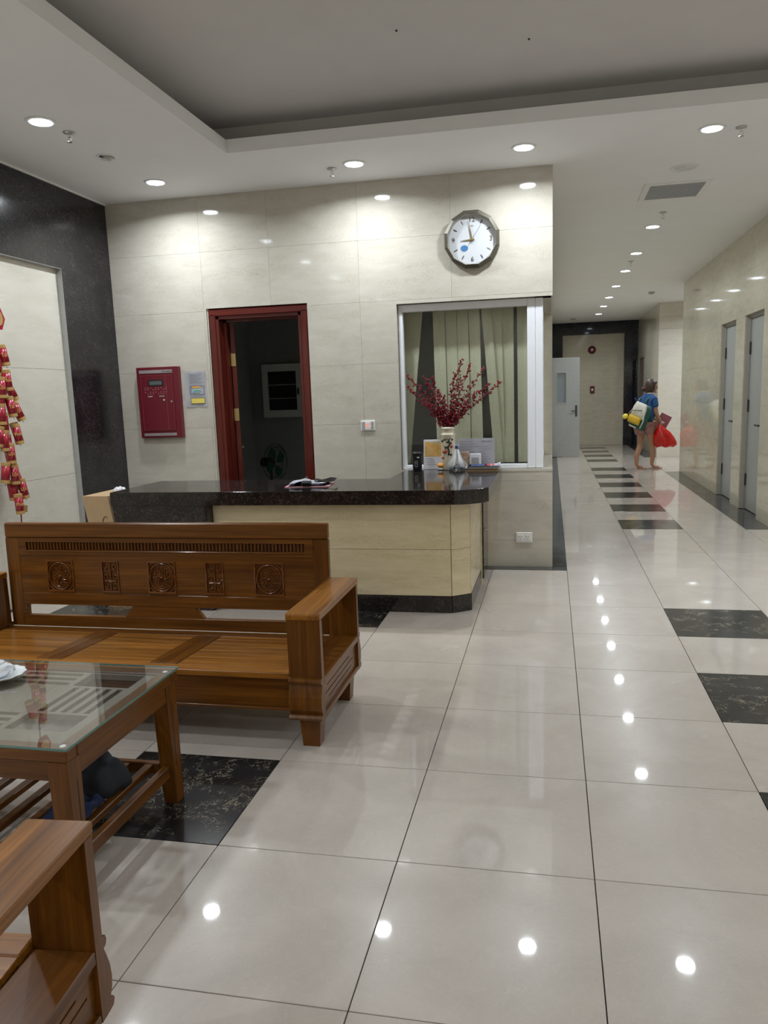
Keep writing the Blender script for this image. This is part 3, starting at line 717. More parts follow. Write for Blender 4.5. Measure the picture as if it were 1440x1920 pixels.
# notice
nt = empty('wall_notice', (-2.575, YB, 1.40), label='white printed notice sheet taped on the wall between alarm panel and door', cat='notice')
bm = B()
ng = 6; g_ = [[bm.verts.new((-.1+.2*i/ng, -.004-.004*math.sin(i*1.3+j)*.5, .31*j/ng)) for j in range(ng+1)] for i in range(ng+1)]
for i in range(ng):
    for j in range(ng): bm.faces.new((g_[i][j], g_[i+1][j], g_[i+1][j+1], g_[i][j+1]))
s_ = bmesh.ops.solidify(bm, geom=bm.faces[:], thickness=.001); mesh('sheet', bm, 'paper', nt)
bm = B(); holed(bm, -.055, .08, .105, .185, -.0085, -.0075, 'y', [(-.05, .075, .11, .18)]); box(bm, -.02, .045, -.0085, -.0078, .135, .14); mesh('printed_frame', bm, 'ink', nt)
part_box('printed_box', nt, 'orange', -.03, .04, -.0085, -.0075, .162, .178)
part_box('printed_box', nt, 'teal', -.03, .04, -.0085, -.0075, .125, .158)
bm = B(); holed(bm, -.05, .082, .028, .078, -.0088, -.0075, 'y', [(-.047, .079, .031, .075)]); mesh('printed_frame', bm, 'blackp', nt)
part_box('printed_box', nt, 'yellow', -.047, .079, -.0085, -.0075, .031, .075)
bm = B()
for k in range(7): box(bm, -.06+.01*(k % 2), .075-.02*(k % 3), -.0083, -.0077, .285-k*.013, .2875-k*.013)
tag(mesh('printed_lines', bm, 'ink', nt), kind='stuff')
# switch
sw = empty('wall_switch', (-1.038, YB, 1.158), label='white wall switch plate with a red letter C between door and window', cat='switch')
bm = B(); box(bm, -.062, .062, -.012, -.001, 0, .086, .003); mesh('plate', bm, 'white', sw)
bm = B(); box(bm, -.05, -.026, -.016, -.012, .012, .074, .001); mesh('rocker', bm, 'alu', sw)
bm = B(); box(bm, -.022, .026, -.016, -.012, .012, .074, .001); mesh('centre_plate', bm, 'white', sw)
bm = B(); box(bm, .03, .05, -.016, -.012, .012, .074, .001); mesh('rocker', bm, 'alu', sw)
text('lettering', 'C', .045, 'redled', sw, (0, -.0168, .043))
# outlet
ot = empty('wall_outlet', (0.255, YB, .206), label='white double power outlet low on the wall under the window corner', cat='outlet')
bm = B(); box(bm, -.066, .066, -.010, -.001, 0, .085, .003); mesh('plate', bm, 'white', ot)
for x in (-.028, .028):
    bm = B(); box(bm, x-.02, x+.02, -.013, -.010, .02, .065, .001); s2 = mesh('socket', bm, 'white', ot)
    bm = B()
    for dx in (-.008, .008): box(bm, x+dx-.0015, x+dx+.0015, -.0135, -.0129, .045, .056)
    cyl(bm, (x, -.0129, .032), .003, -.0006, 'y', 8); mesh('slots', bm, 'blackp', s2)
# clock
ck = empty('wall_clock', (-.138, YB, 2.637), label='round twelve-sided wall clock with bronze rim above the window', cat='clock')
ck.rotation_euler = (math.radians(3), 0, 0)
def polyring(bm, ro, ri, y0, y1, n, ph=0, y0i=None):
    y0i = y0 if y0i is None else y0i
    R = []
    for r_, y in ((ro, y1), (ro, y0), (ri, y0i), (ri, y1)):
        R.append([bm.verts.new((r_*math.sin(2*PI*(k+ph)/n), y, r_*math.cos(2*PI*(k+ph)/n))) for k in range(n)])
    for a_ in range(4):
        A, Bv = R[a_], R[(a_+1) % 4]
        for k in range(n): bm.faces.new((A[k], A[(k+1) % n], Bv[(k+1) % n], Bv[k]))
    bmesh.ops.recalc_face_normals(bm, faces=bm.faces[:])
bm = B(); polyring(bm, .222, .196, -.048, -.004, 12, .5, -.062); mesh('outer_rim', bm, 'clockrim', ck)
bm = B(); polyring(bm, .197, .182, -.058, -.012, 48, 0, -.03); mesh('inner_rim', bm, 'clockin', ck)
bm = B(); cyl(bm, (0, -.012, 0), .19, -.006, 'y', 48); bmesh.ops.recalc_face_normals(bm, faces=bm.faces[:]); mesh('dial', bm, 'dial', ck)
for k in range(12):
    if k % 3 == 0:
        a_ = k/12*2*PI; text('numeral', {0: '12', 3: '3', 6: '6', 9: '9'}[k], .052, 'clockrim', ck, (.148*math.sin(a_), -.0195, .148*math.cos(a_)), ext=.001)
    else:
        a_ = k/12*2*PI; bm = B(); box(bm, -.003, .003, -.021, -.018, .135, .165, .0, mat=Matrix.Rotation(a_, 4, 'Y')); mesh('hour_mark', bm, 'silver' if k in (4, 11) else 'darkmetal', ck)
def hand(nm, a_, L_, wd, y, mat, tail=.02):
    bm = B(); prism(bm, [(-wd, -tail), (wd, -tail), (wd, L_*.3), (.0008, L_), (-.0008, L_), (-wd, L_*.3)], y, y+.0015, 'y'); bmesh.ops.transform(bm, matrix=Matrix.Rotation(a_, 4, 'Y'), verts=bm.verts[:]); mesh(nm, bm, mat, ck)
hand('hour_hand', math.radians(266), .095, .005, -.024, 'brass'); hand('minute_hand', math.radians(350), .14, .005, -.027, 'brass'); hand('second_hand', math.radians(34), .13, .0012, -.030, 'darkmetal', .05)
bm = B(); cyl(bm, (0, -.018, 0), .008, -.015, 'y', 12); bmesh.ops.recalc_face_normals(bm, faces=bm.faces[:]); mesh('hub', bm, 'brass', ck)
bm = B(); lathe(bm, [(.03, 0), (.03, -.001)], (-.062, -.0185, -.062), 20, 'y', sx=1, sy=.78); mesh('sticker', bm, 'sticker', ck)
bm = B(); tube(bm, [(-.012, -.019, .098), (-.006, -.019, .108), (0, -.019, .1), (.006, -.019, .108), (.012, -.019, .098)], .002, 5); mesh('emblem', bm, 'brass', ck)
bm = B(); cyl(bm, (0, -.040, 0), .186, -.002, 'y', 40); bmesh.ops.recalc_face_normals(bm, faces=bm.faces[:]); mesh('clock_glass', bm, 'clockglass', ck)
# far end alarm bell and call point
ab = empty('alarm_bell', (1.506, YE+.03, 2.45), label='round dark red alarm bell high on the far end wall', cat='alarm bell')
bm = B(); lathe(bm, [(.095, 0), (.10, -.02), (.085, -.045), (.04, -.055)], (0, 0, 0), 24, 'y'); mesh('gong', bm, 'firered', ab, True)
bm = B(); cyl(bm, (0, -.055, 0), .032, -.012, 'y', 14); bmesh.ops.recalc_face_normals(bm, faces=bm.faces[:]); mesh('centre_cap', bm, 'alu', ab)
cp = empty('call_point', (1.522, YE+.03, 1.35), label='small red square call point on the far end wall below the bell', cat='call point')
bm = B(); box(bm, -.055, .055, -.045, 0, 0, .18, .004); mesh('housing', bm, 'firered', cp)
bm = B(); box(bm, -.025, .025, -.05, -.045, .06, .12, .001); mesh('press_plate', bm, 'white', cp)

# ================================================================== ceiling fittings
def downlight(x, y, power, label, group):
    o = empty('downlight', (x, y, H), label=label, cat='ceiling light', group=group)
    bm = B(); lathe(bm, [(.062, -.001), (.066, -.008), (.082, -.006), (.088, -.0005)], (0, 0, 0), 28); mesh('trim_ring', bm, 'trim', o, True)
    bm = B(); cyl(bm, (0, 0, -.0095), .064, .006, seg=28); mesh('lens', bm, 'lens', o)
    l = bpy.data.lights.new('downlight_lamp', 'AREA'); l.shape = 'DISK'; l.size = .12; l.energy = power; l.color = (0.88, 0.945, 1.0); l.spread = math.radians(158)
    lo = bpy.data.objects.new('downlight_lamp', l); COL.objects.link(lo); lo.parent = o; lo.location = (0, 0, -.013)
    return o
lob = [(-2.55, 4.29, 'downlight in the left corner of the soffit, nearest the dark stone wall and cream wall'),
       (-.955, 4.30, 'downlight on the soffit above the red-framed door, beside a sprinkler'),
       (.283, 4.29, 'downlight on the soffit just left of the wall corner, right of the clock'),
       (1.53, 4.27, 'downlight on the soffit at upper right, beside a sprinkler head'),
       (-2.55, 2.90, 'downlight at far upper left of the photo on the left soffit')]
for x, y, lb_ in lob: downlight(x, y, LAMP_W, lb_, 'downlights on the lobby soffit')
cor = ['nearest the air grille', 'second along the corridor row', 'third along the corridor row', 'fourth along the corridor row', 'fifth along the corridor row', 'sixth along the corridor row', 'last before the black-framed end wall']
for y, n_ in zip((7.45, 9.08, 10.57, 12.24, 13.84, 15.4, 17.05), cor): downlight(1.54, y, LAMP_CW, 'corridor downlight '+n_, 'downlights along the corridor')
offl = ['left soffit beside the first firecrackers', 'left soffit level with the armchair', 'left soffit beside the camera', 'left soffit behind the camera', 'back soffit first right of the picture', 'back soffit second right of the picture', 'rear soffit furthest left', 'rear soffit second from left', 'rear soffit middle', 'rear soffit furthest right', 'right soffit furthest forward', 'right soffit second', 'right soffit third', 'right soffit last']
for n_, (x, y) in enumerate(((-2.55, 1.5), (-2.55, .1), (-2.55, -1.3), (-2.55, -2.7), (2.78, 4.27), (4.0, 4.27), (-.95, -3.9), (.28, -3.9), (1.53, -3.9), (2.78, -3.9), (4.75, 2.9), (4.75, 1.5), (4.75, .1), (4.75, -1.3))):  # unseen downlights added around the lobby as fill light
    downlight(x, y, LAMP_W, 'unseen downlight on the '+offl[n_], 'downlights outside the picture')
downlight(3.6, 13.8, 42, 'downlight hidden in the side alcove behind the right wall', 'downlights outside the picture')
def sprinkler(x, y, lab):
    o = empty('sprinkler_head', (x, y, H), label=lab, cat='sprinkler', group='ceiling sprinkler heads')
    bm = B(); lathe(bm, [(.036, -.0005), (.034, -.006), (.014, -.010)], (0, 0, 0), 20); mesh('cover_plate', bm, 'steel', o, True)
    bm = B(); cyl(bm, (0, 0, -.03), .009, .02, seg=10); mesh('nozzle', bm, 'chrome', o)
    bm = B()
    for s in (-1, 1): tube(bm, [(s*.009, 0, -.028), (s*.013, 0, -.04), (s*.004, 0, -.056)], .0022, 6)
    mesh('yoke', bm, 'chrome', o)
    bm = B(); cyl(bm, (0, 0, -.06), .017, .003, seg=16); mesh('deflector', bm, 'steel', o)
sprinkler(-2.507, 3.116, 'sprinkler head beside the far upper left downlight')
sprinkler(-1.147, 4.37, 'sprinkler head beside the downlight above the door')
sprinkler(1.722, 4.307, 'sprinkler head at upper right beside the downlight')
sprinkler(1.555, 6.785, 'sprinkler head between the air grille and first corridor downlight')
sprinkler(1.538, 9.737, 'sprinkler head after the second corridor downlight')
o = empty('eyeball_spotlight', (-2.558, 3.624, H), label='small unlit round spotlight in the left soffit', cat='spotlight')
bm = B(); lathe(bm, [(.05, -.0005), (.055, -.006), (.068, -.005), (.072, -.0005)], (0, 0, 0), 24); mesh('trim_ring', bm, 'trim', o, True)
bm = B(); sph(bm, (.0, .01, -.002), .045, 2, (1, 1, .45)); mesh('eyeball', bm, 'alu', o, True)
bm = B(); cyl(bm, (-.01, -.012, -.024), .022, .008, seg=16); mesh('dark_opening', bm, 'grilled', o)
o = empty('ceiling_speaker', (1.502, 5.2, H), label='round grey ceiling speaker grille in front of the air grille', cat='speaker')
bm = B(); lathe(bm, [(.085, -.0005), (.085, -.007), (.105, -.006), (.108, -.0005)], (0, 0, 0), 32); mesh('rim', bm, 'trim', o, True)
bm = B(); cyl(bm, (0, 0, -.006), .085, .005, seg=32)
mesh('mesh_cover', bm, 'grille', o)
for k in range(4):
    bm = B(); tube(bm, [((.018+.018*k)*math.cos(a*PI/12), (.018+.018*k)*math.sin(a*PI/12), -.007) for a in range(24)], .002, 5, closed=True); mesh('ring', bm, 'grille', o)
o = empty('air_grille', (1.53, 5.92, H), label='rectangular grey air vent grille in the ceiling before the corridor', cat='air vent')
bm = B(); holed(bm, -.275, .275, -.295, .295, -.010, -.0005, 'z', [(-.225, .225, -.25, .25)]); mesh('frame', bm, 'trim', o)
part_box('backing', o, 'grilled', -.225, .225, -.25, .25, -.003, -.0008)
for k in range(22):
    bm = B(); y = -.24+k*.0228; box(bm, -.225, .225, -.008, .008, -.0008, .0008, 0, mat=Matrix.Translation((0, y, -.0078)) @ Matrix.Rotation(.5, 4, 'X')); mesh('louvre_slat', bm, 'grille', o)
for x, y, lb_ in ((2.25, 13.4, 'smoke detector on the corridor ceiling at right'), (1.0, 17.9, 'smoke detector on the corridor ceiling near the end wall')):
    o = empty('smoke_detector', (x, y, H), label=lb_, cat='smoke detector')
    bm = B(); lathe(bm, [(.055, -.0005), (.055, -.02), (.035, -.04), (.01, -.042)], (0, 0, 0), 20); mesh('housing', bm, 'alu', o, True)
    bm = B(); cyl(bm, (0, 0, -.046), .012, .006, seg=10); mesh('sensor', bm, 'grilled', o)

# ================================================================== carved wooden furniture
_shared = {}
def medallion_mesh():
    bm = B()
    w_, h_ = .0765, .083
    holed(bm, -w_, w_, -h_, h_, -.004, .004, 'y', [(-w_+.007, w_-.007, -h_+.009, h_-.007)])
    for s in (-1, 1):
        for q in (-1, 1):
            cx_, cz_ = s*(w_-.008), q*(h_-.008)
            tube(bm, [(cx_, -.001, cz_-q*.03), (cx_-s*.004, -.001, cz_-q*.018), (cx_-s*.014, -.001, cz_-q*.010), (cx_-s*.03, -.001, cz_)], .0025, 5)
    tube(bm, [(.064*math.cos(a*PI/16), -.002, .071*math.sin(a*PI/16)) for a in range(32)], .0035, 6, closed=True)
    tube(bm, [(.055*math.cos(a*PI/14), .001, .061*math.sin(a*PI/14)) for a in range(28)], .0022, 5, closed=True)
    sph(bm, (0, .0, 0), .009, 2)
    for k in range(12):
        a = k*PI/6
        tube(bm, [((.012+.011*j)*math.cos(a+j*.22), .0, (.012+.012*j)*math.sin(a+j*.22)) for j in range(4)], [.0035, .0032, .0026, .0018], 5)
        tube(bm, [((.026+.008*j)*math.cos(a+.5-j*.25), .0005, (.028+.009*j)*math.sin(a+.5-j*.25)) for j in range(4)], .0018, 5)
    return bm
def fret_mesh():
    bm = B(); w_, h_ = .048, .083
    holed(bm, -w_, w_, -h_, h_, -.004, .004, 'y', [(-w_+.006, w_-.006, -h_+.009, h_-.006)])
    for s in (-1, 1):
        for q, zc in ((1, .05), (-1, .0), (1, -.05)):
            pts = [(0, .022), (.012, .024), (.03, .024), (.036, .012), (.034, -.004), (.022, -.010), (.014, -.002), (.02, .008)]
            tube(bm, [(s*x, 0, zc+q*z) for x, z in pts], .0034, 6)
            tube(bm, [(s*.004, 0, zc-.02), (s*.014, 0, zc-.014), (s*.026, 0, zc-.02), (s*.036, 0, zc-.018)], .0028, 5)
    tube(bm, [(0, 0, -.072), (0, 0, .072)], .003, 6)
    return bm
def carve(parent, kind, loc):
    if kind not in _shared:
        bm = medallion_mesh() if kind == 'm' else fret_mesh()
        o = mesh('carved_medallion' if kind == 'm' else 'carved_fretwork', bm, 'wood_carve', parent, loc=loc); _shared[kind] = o.data; o.scale = (1, 1.7, 1)
        for p in o.data.polygons: p.use_smooth = False
        return o
    o = bpy.data.objects.new('carved_medallion' if kind == 'm' else 'carved_fretwork', _shared[kind]); COL.objects.link(o); o.parent = parent; o.location = loc; o.scale = (1, 1.7, 1)
    return o
def arm(t, s, W, Hh=.585, D=.62):
    """end frame of a settee, s=+1 outer side towards +x; local y=0 front"""
    a, b = (W-.141, W) if s > 0 else (-W, -W+.141)
    def bx(n, mat, y0, y1, z0, z1, aa=a, bb=b, bev=.003): return part_box(n, t, mat, aa, bb, y0, y1, z0, z1, bev)
    bm = B(); prism(bm, [(D+.004, Hh), (D+.004, Hh-.03), (-.004, Hh-.03), (-.006, Hh-.006), (0, Hh)], a-.002, b+.002, 'x', bev=.003); mesh('arm_top', bm, 'wood_lite_y', t)
    prof = [(.030, Hh-.031), (0, Hh-.031), (0, .315), (-.012, .311), (-.016, .300), (-.012, .289), (-.002, .286), (-.010, .265), (-.020, .235), (-.024, .205), (-.020, .180), (-.010, .162), (-.020, .158), (-.026, .148), (-.020, .136), (0, .134), (.030, .134)]
    bm = B(); prism(bm, prof[::-1], a, b, 'x', bev=.0); mesh('front_post', bm, 'wood_z', t)
    bm = B(); prism(bm, [(D-y, z) for y, z in prof], a, b, 'x'); mesh('rear_post', bm, 'wood_z', t)
    bx('shelf_board', 'wood_y', .031, D-.031, .275, .305)
    bx('bottom_board', 'wood_y', .031, D-.031, .134, .155)
    o_ = b if s > 0 else a; i_ = a if s > 0 else b
    x0, x1 = (o_-.028, o_-.012) if s > 0 else (o_+.012, o_+.028)
    bm = B(); holed(bm, .031, D-.031, .156, .274, x0, x1, 'x', [(.10, .46, .245, .250), (.06, .53, .216, .221), (.12, .50, .188, .193)]); pn = mesh('grooved_side_panel', bm, 'wood_y', t)
    part_box('groove_shade', pn, 'blackp', *( (x0-.006, x0-.001) if s > 0 else (x1+.001, x1+.006)), .04, D-.04, .165, .265)  # black sheet standing in for the shade inside the grooves
    for k in range(4):
        y = (.22 if W > .5 else .30)+k*.062; bx('arm_spindle', 'wood_z', y, y+.022, .306, Hh-.031, *((i_+.004, i_+.022) if s > 0 else (i_-.022, i_-.004)), .002)
    for y0 in (.028, D-.10):
        bm = B(); cx_ = (a+b)/2 + s*.0
        vt = [bm.verts.new(p) for p in ((cx_-.046, y0, .1335), (cx_+.046, y0, .1335), (cx_+.046, y0+.075, .1335), (cx_-.046, y0+.075, .1335), (cx_-.036, y0+.006, 0), (cx_+.036, y0+.006, 0), (cx_+.036, y0+.069, 0), (cx_-.036, y0+.069, 0))]
        for f in ((0,1,2,3), (7,6,5,4), (0,4,5,1), (1,5,6,2), (2,6,7,3), (3,7,4,0)): bm.faces.new([vt[i] for i in f])
        bmesh.ops.recalc_face_normals(bm, faces=bm.faces[:]); mesh('leg', bm, 'wood_z', t)
def settee(name, loc, rz, W, label, carvs, cat, dividers, gaps):
    t = empty(name, loc, rz, label, cat)
    arm(t, 1, W); arm(t, -1, W)
    xi = W-.142
    SZt = .325
    st = empty('seat', (0, .010, SZt)); st.parent = t; st.rotation_euler = (-.052, 0, 0)
    SY = -.010
    part_box('front_lip', st, 'wood_lite_x', -xi, xi, 0, .065, -.028, 0, .004)
    part_box('front_rail', t, 'wood_x', -xi, xi, .022, .045, .160, SZt-.030, .002)
    part_box('rail_bead', t, 'wood_x', -xi, xi, .014, .022, .160, .170, .001)
    part_box('rear_rail', t, 'wood_x', -xi, xi, .59, .612, .160, SZt-.054, .002)
    part_box('seat_back_board', st, 'wood_x', -xi, xi, .535, .615, -.02, -.001, .002)
    xs_ = [-xi] + [v for dd in dividers for v in (dd-.065, dd+.065)] + [xi]
    for dd in dividers:
        part_box('seat_divider', st, 'wood_y', dd-.064, dd-.001, .067, .534, -.02, -.0005, .0015)
        part_box('seat_divider', st, 'wood_y', dd+.001, dd+.064, .067, .534, -.02, -.0005, .0015)
    for i in range(0, len(xs_), 2):
        for k in range(8):
            y = .067+k*.0585; part_box('seat_slat', st, 'wood_lite_x', xs_[i]+.001, xs_[i+1]-.001, y, y+.0572, -.019, -.0015, .0015)
    # reclined back, built upright then leaned
    bk = empty('backrest', (0, .629, .292)); bk.parent = t; bk.rotation_euler = (-.02, 0, 0)
    K = xi-.0; th = .03
    def bb(n, mat, x0, x1, s0, s1, y0=0, y1=th, bev=.002): return part_box(n, bk, mat, x0, x1, y0, y1, s0, s1, bev)
    bb('top_rail', 'wood_x', -K, K, .474, .553, -.003, .033, .006)
    for s in (-1, 1): bb('stile', 'wood_z', min(s*K, s*(K-.075)), max(s*K, s*(K-.075)), .0, .473)
    k0 = K-.0755
    bm = B(); holed(bm, -k0, k0, .384, .4735, .0, th-.004, 'y', [(-k0+.045, k0-.045, .410, .452)]); mesh('frieze_rail', bm, 'wood_x', bk)
    bb('frieze_backing', 'wood_dark', -k0+.04, k0-.04, .405, .457, .012, .022, 0)
    bm = B(); nfl = int((2*k0-.1)/.0185)
    for k in range(nfl):
        x = -k0+.05+(k+.5)*(2*k0-.1)/nfl
        prism(bm, [(x-.0052, .012), (x-.004, .004), (x, .0015), (x+.004, .004), (x+.0052, .012)], .412, .450, 'z')
    tag(mesh('fluting', bm, 'wood_z', bk), kind='stuff')
    bb('frieze_bead', 'wood_x', -k0+.04, k0-.04, .402, .408, -.004, .0, .001)
    bm = B(); holed(bm, -k0, k0, .181, .383, .003, th-.006, 'y', [(x-(.0765 if q == 'm' else .048), x+(.0765 if q == 'm' else .048), .190, .356) for x, q in carvs]); mesh('back_panel', bm, 'wood_lite_x' if 0 else 'wood_x', bk)
    for x, q in carvs:
        w_ = .0765 if q == 'm' else .048
        bb('carving_ground', 'wood_x', x-w_, x+w_, .190, .356, .0085, .016, 0)
        carve(bk, q, (x, .0045, .273))
    bb('lower_rail', 'wood_x', -k0, k0, .118, .180)
    bb('bottom_rail', 'wood_x', -k0, k0, .0, .060)
    for (a0, a1, b0, b1) in gaps:   # solid pieces between the openings: bottom a0..a1, top b0..b1
        bm = B(); prism(bm, [(a0, .0605), (a1, .0605), (b1, .1175), (b0, .1175)], .001, th-.001, 'y'); mesh('spacer_block', bm, 'wood_x', bk)
    return t
settee('wooden_settee', (-1.467, 1.305, 0), 0, 1.027, 'long carved wooden settee with fluted back rail facing the glass-topped table', [(-.576, 'm'), (-.288, 'r'), (0, 'm'), (.288, 'r'), (.576, 'm')], 'settee',
       [-.28, .28], [(-.822, -.79, -.822, -.79), (-.219, .219, -.174, .174), (.79, .822, .79, .822)])
settee('wooden_armchair', (-.828, -.262, 0), PI+math.radians(5.0), .36, 'wooden armchair at the bottom left corner with open box-shaped arm', [(0, 'm')], 'armchair', [], [(-.15, -.10, -.15, -.10), (.10, .15, .10, .15)])

# ------------------------------------------------------------------ tea table
tt = empty('tea_table', (-1.42, .555, 0), label='low wooden tea table with lattice top under a clear glass sheet', cat='table')
TX, TYh, TZ = .57, .327, .49       # half sizes, underside of glass
for s in (-1, 1):
    part_box('rim_board', tt, 'wood_x', -TX, TX, min(s*TYh, s*(TYh-.05)), max(s*TYh, s*(TYh-.05)), TZ-.036, TZ, .004)
    part_box('rim_board', tt, 'wood_y', min(s*TX, s*(TX-.05)), max(s*TX, s*(TX-.05)), -TYh+.051, TYh-.051, TZ-.036, TZ, .002)
    y0, y1 = sorted((s*(TYh-.012), s*(TYh-.037))); part_box('apron', tt, 'wood_x', -TX+.06, TX-.06, y0, y1, TZ-.10, TZ-.037, .002)
    x0, x1 = sorted((s*(TX-.012), s*(TX-.037))); part_box('apron', tt, 'wood_y', x0, x1, -TYh+.06, TYh-.06, TZ-.10, TZ-.037, .002)
for sx in (-1, 1):
    for sy in (-1, 1):
        x0, x1 = sorted((sx*(TX-.006), sx*(TX-.072))); y0, y1 = sorted((sy*(TYh-.006), sy*(TYh-.072)))
        bm = B(); ix, iy = -sx*.012, -sy*.012
        vt = [bm.verts.new(p) for p in ((x0, y0, TZ-.037), (x1, y0, TZ-.037), (x1, y1, TZ-.037), (x0, y1, TZ-.037))]
        xa0, xa1 = (x0-ix*0, x1) ; xb0, xb1 = (x0+.012, x1) if sx > 0 else (x0, x1-.012); yb0, yb1 = (y0+.012, y1) if sy > 0 else (y0, y1-.012)
        vb_ = [bm.verts.new(p) for p in ((xb0, yb0, 0), (xb1, yb0, 0), (xb1, yb1, 0), (xb0, yb1, 0))]
        bm.faces.new(vt); bm.faces.new(vb_[::-1])
        for k in range(4): bm.faces.new((vt[k], vb_[k], vb_[(k+1) % 4], vt[(k+1) % 4]))
        bmesh.ops.recalc_face_normals(bm, faces=bm.faces[:]); bmesh.ops.bevel(bm, geom=bm.edges[:], offset=.003, segments=1, affect='EDGES')
        mesh('leg', bm, 'wood_z', tt)
        part_box('leg_groove_shade', tt, 'blackp', *sorted((sx*(TX-.0065), sx*(TX-.0052))), sy*(TYh-.045)-.0015, sy*(TYh-.045)+.0015, .14, TZ-.105)  # black strip painting a groove's shade on the leg face
SH = .15
for s in (-1, 1):
    x0, x1 = sorted((s*(TX-.022), s*(TX-.048))); part_box('side_stretcher', tt, 'wood_y', x0, x1, -TYh+.066, TYh-.066, SH-.045, SH, .003)
    y0, y1 = sorted((s*(TYh-.03), s*(TYh-.055))); part_box('long_stretcher', tt, 'wood_x', -TX+.068, TX-.068, y0, y1, SH-.045, SH, .003)
for k in range(11):
    x = -TX+.11+k*(2*TX-.22)/10; part_box('shelf_slat', tt, 'wood_y', x-.015, x+.015, -TYh+.056, TYh-.056, SH-.026, SH-.004, .002)
# lattice under the glass: frame with openings, alternating slatted and solid cells
bm = B(); hs = []
LXh, LYh = TX-.052, TYh-.052
for m_ in (1, -1):
    for n_ in (1, -1):
        hs.append((*sorted((m_*.27, m_*.48)), *sorted((.035+n_*.115, .035+n_*.232))))
        for q in range(3): hs.append((*sorted((m_*.025, m_*.245)), *sorted((.035+n_*(.118+.042*q), .035+n_*(.140+.042*q)))))
    for q in range(5): hs.append((*sorted((m_*(.287+.041*q), m_*(.308+.041*q))), -.065, .135))
holed(bm, -LXh, LXh, -LYh, LYh, TZ-.026, TZ-.006, 'z', hs); mesh('lattice', bm, 'lattice', tt)
gt = part_box('glass_top', tt, 'tableglass', -TX-.004, TX+.004, -TYh-.004, TYh+.004, TZ+.002, TZ+.010, .0)
bm = B(); holed(bm, -TX-.0046, TX+.0046, -TYh-.0046, TYh+.0046, TZ+.0025, TZ+.0095, 'z', [(-TX-.0038, TX+.0038, -TYh-.0038, TYh+.0038)]); mesh('glass_edge', bm, 'glassedge', gt)
for sx in (-1, 1):
    for sy in (-1, 1):
        bm = B(); cyl(bm, (sx*(TX-.03), sy*(TYh-.03), TZ-.0005), .009, .0025, seg=14); mesh('glass_pad', bm, 'pvc', tt)
# saucer with lidded tea bowl
GZ = TZ+.010
sa = empty('saucer', (-1.425, .70, GZ), label='white porcelain saucer with scalloped rim on the glass table', cat='saucer')
bm = B(); n = 48; R_s = []
for r_, z in ((.03, 0.0005), (.036, .0005), (.06, .007), (.078, .016), (.082, .0205), (.078, .0205), (.06, .011), (.036, .004), (.03, .0035)):
    ring = []
    for i in range(n):
        a = 2*PI*i/n; rr_ = r_*(1+(.035*math.cos(12*a) if r_ > .07 else 0)); ring.append(bm.verts.new((rr_*math.cos(a), rr_*math.sin(a), z)))
    R_s.append(ring)
for A, Bv in zip(R_s, R_s[1:]):
    for i in range(n): bm.faces.new((A[i], A[(i+1) % n], Bv[(i+1) % n], Bv[i]))
bm.faces.new(R_s[0][::-1]); bm.faces.new(R_s[-1]); mesh('dish', bm, 'porc', sa, True)
bm = B(); lathe(bm, [(.028, .0005), (.028, .0036)], (0, 0, 0), 24); mesh('foot', bm, 'porc', sa)
cu = empty('teapot', (-1.445, .705, GZ+.0045), label='small white porcelain teapot with curved handle standing on the saucer', cat='teapot')
bm = B(); lathe(bm, [(.024, 0), (.04, .006), (.052, .022), (.05, .036), (.034, .046), (.03, .048)], (0, 0, 0), 28); mesh('body', bm, 'porc', cu, True)
bm = B(); lathe(bm, [(.031, .048), (.028, .054), (.012, .060), (.006, .062), (.008, .068), (.004, .072)], (0, 0, 0), 24); mesh('lid', bm, 'porc', cu, True)
bm = B(); tube(bm, [(.040, 0, .040), (.056, 0, .046), (.070, 0, .040), (.072, 0, .028), (.062, 0, .018), (.048, 0, .014)], [.005]*6, 8); mesh('handle', bm, 'porc', cu, True)
bm = B(); tube(bm, [(-.044, 0, .018), (-.062, 0, .026), (-.072, 0, .042)], [.009, .007, .005], 8); mesh('spout', bm, 'porc', cu, True)
# dark cap and cloth on the lower shelf
SHZ = SH-.004
cpz = empty('baseball_cap', (-1.05, .66, SHZ), rz=2.6, label='dark grey cloth cap lying on the lower shelf of the tea table', cat='cap')
bm = B(); vsx = sph(bm, (0, 0, .0), .10, uv=(28, 14), scale=(1, .9, 1.0))
for v in list(bm.verts):
    if v.co.z < 0: v.co.z *= .02
    n_ = .008*math.sin(v.co.x*60+v.co.y*25)+.006*math.sin(v.co.y*70-v.co.z*30)
    v.co += v.co.normalized()*n_ if v.co.length > 1e-4 else Vector()
    v.co.z = max(v.co.z, 0.001)*1.15
mesh('crown', bm, 'cloth', cpz, True)
bm = B(); prism(bm, [(.06*math.cos(a)+.0, .075*math.sin(a)) for a in [k*PI/10-PI/2 for k in range(11)]], .002, .006, 'z')
for v in bm.verts: v.co.x = v.co.x*1.4+.07; v.co.z += .03*max(0, .15-v.co.x)
mesh('brim', bm, 'cloth', cpz)
bm = B(); sph(bm, (0, 0, .117), .007, 2, (1, 1, .6)); mesh('top_button', bm, 'cloth', cpz, True)
cb = empty('folded_cloth', (-1.03, .47, SHZ), label='crumpled navy cloth under the front of the dark cap on the table shelf', cat='cloth')
bm = B(); bmesh.ops.create_grid(bm, x_segments=16, y_segments=14, size=1)
for v in bm.verts:
    x, y = v.co.x, v.co.y; v.co = Vector((x*.07, y*.075, .028*(1-x**4)*(1-y**4)+.010*math.sin(x*7+y*3)+.008*math.sin(y*9)+.016))
bmesh.ops.solidify(bm, geom=bm.faces[:], thickness=.006)
for v in bm.verts: v.co.z = max(v.co.z, .001)
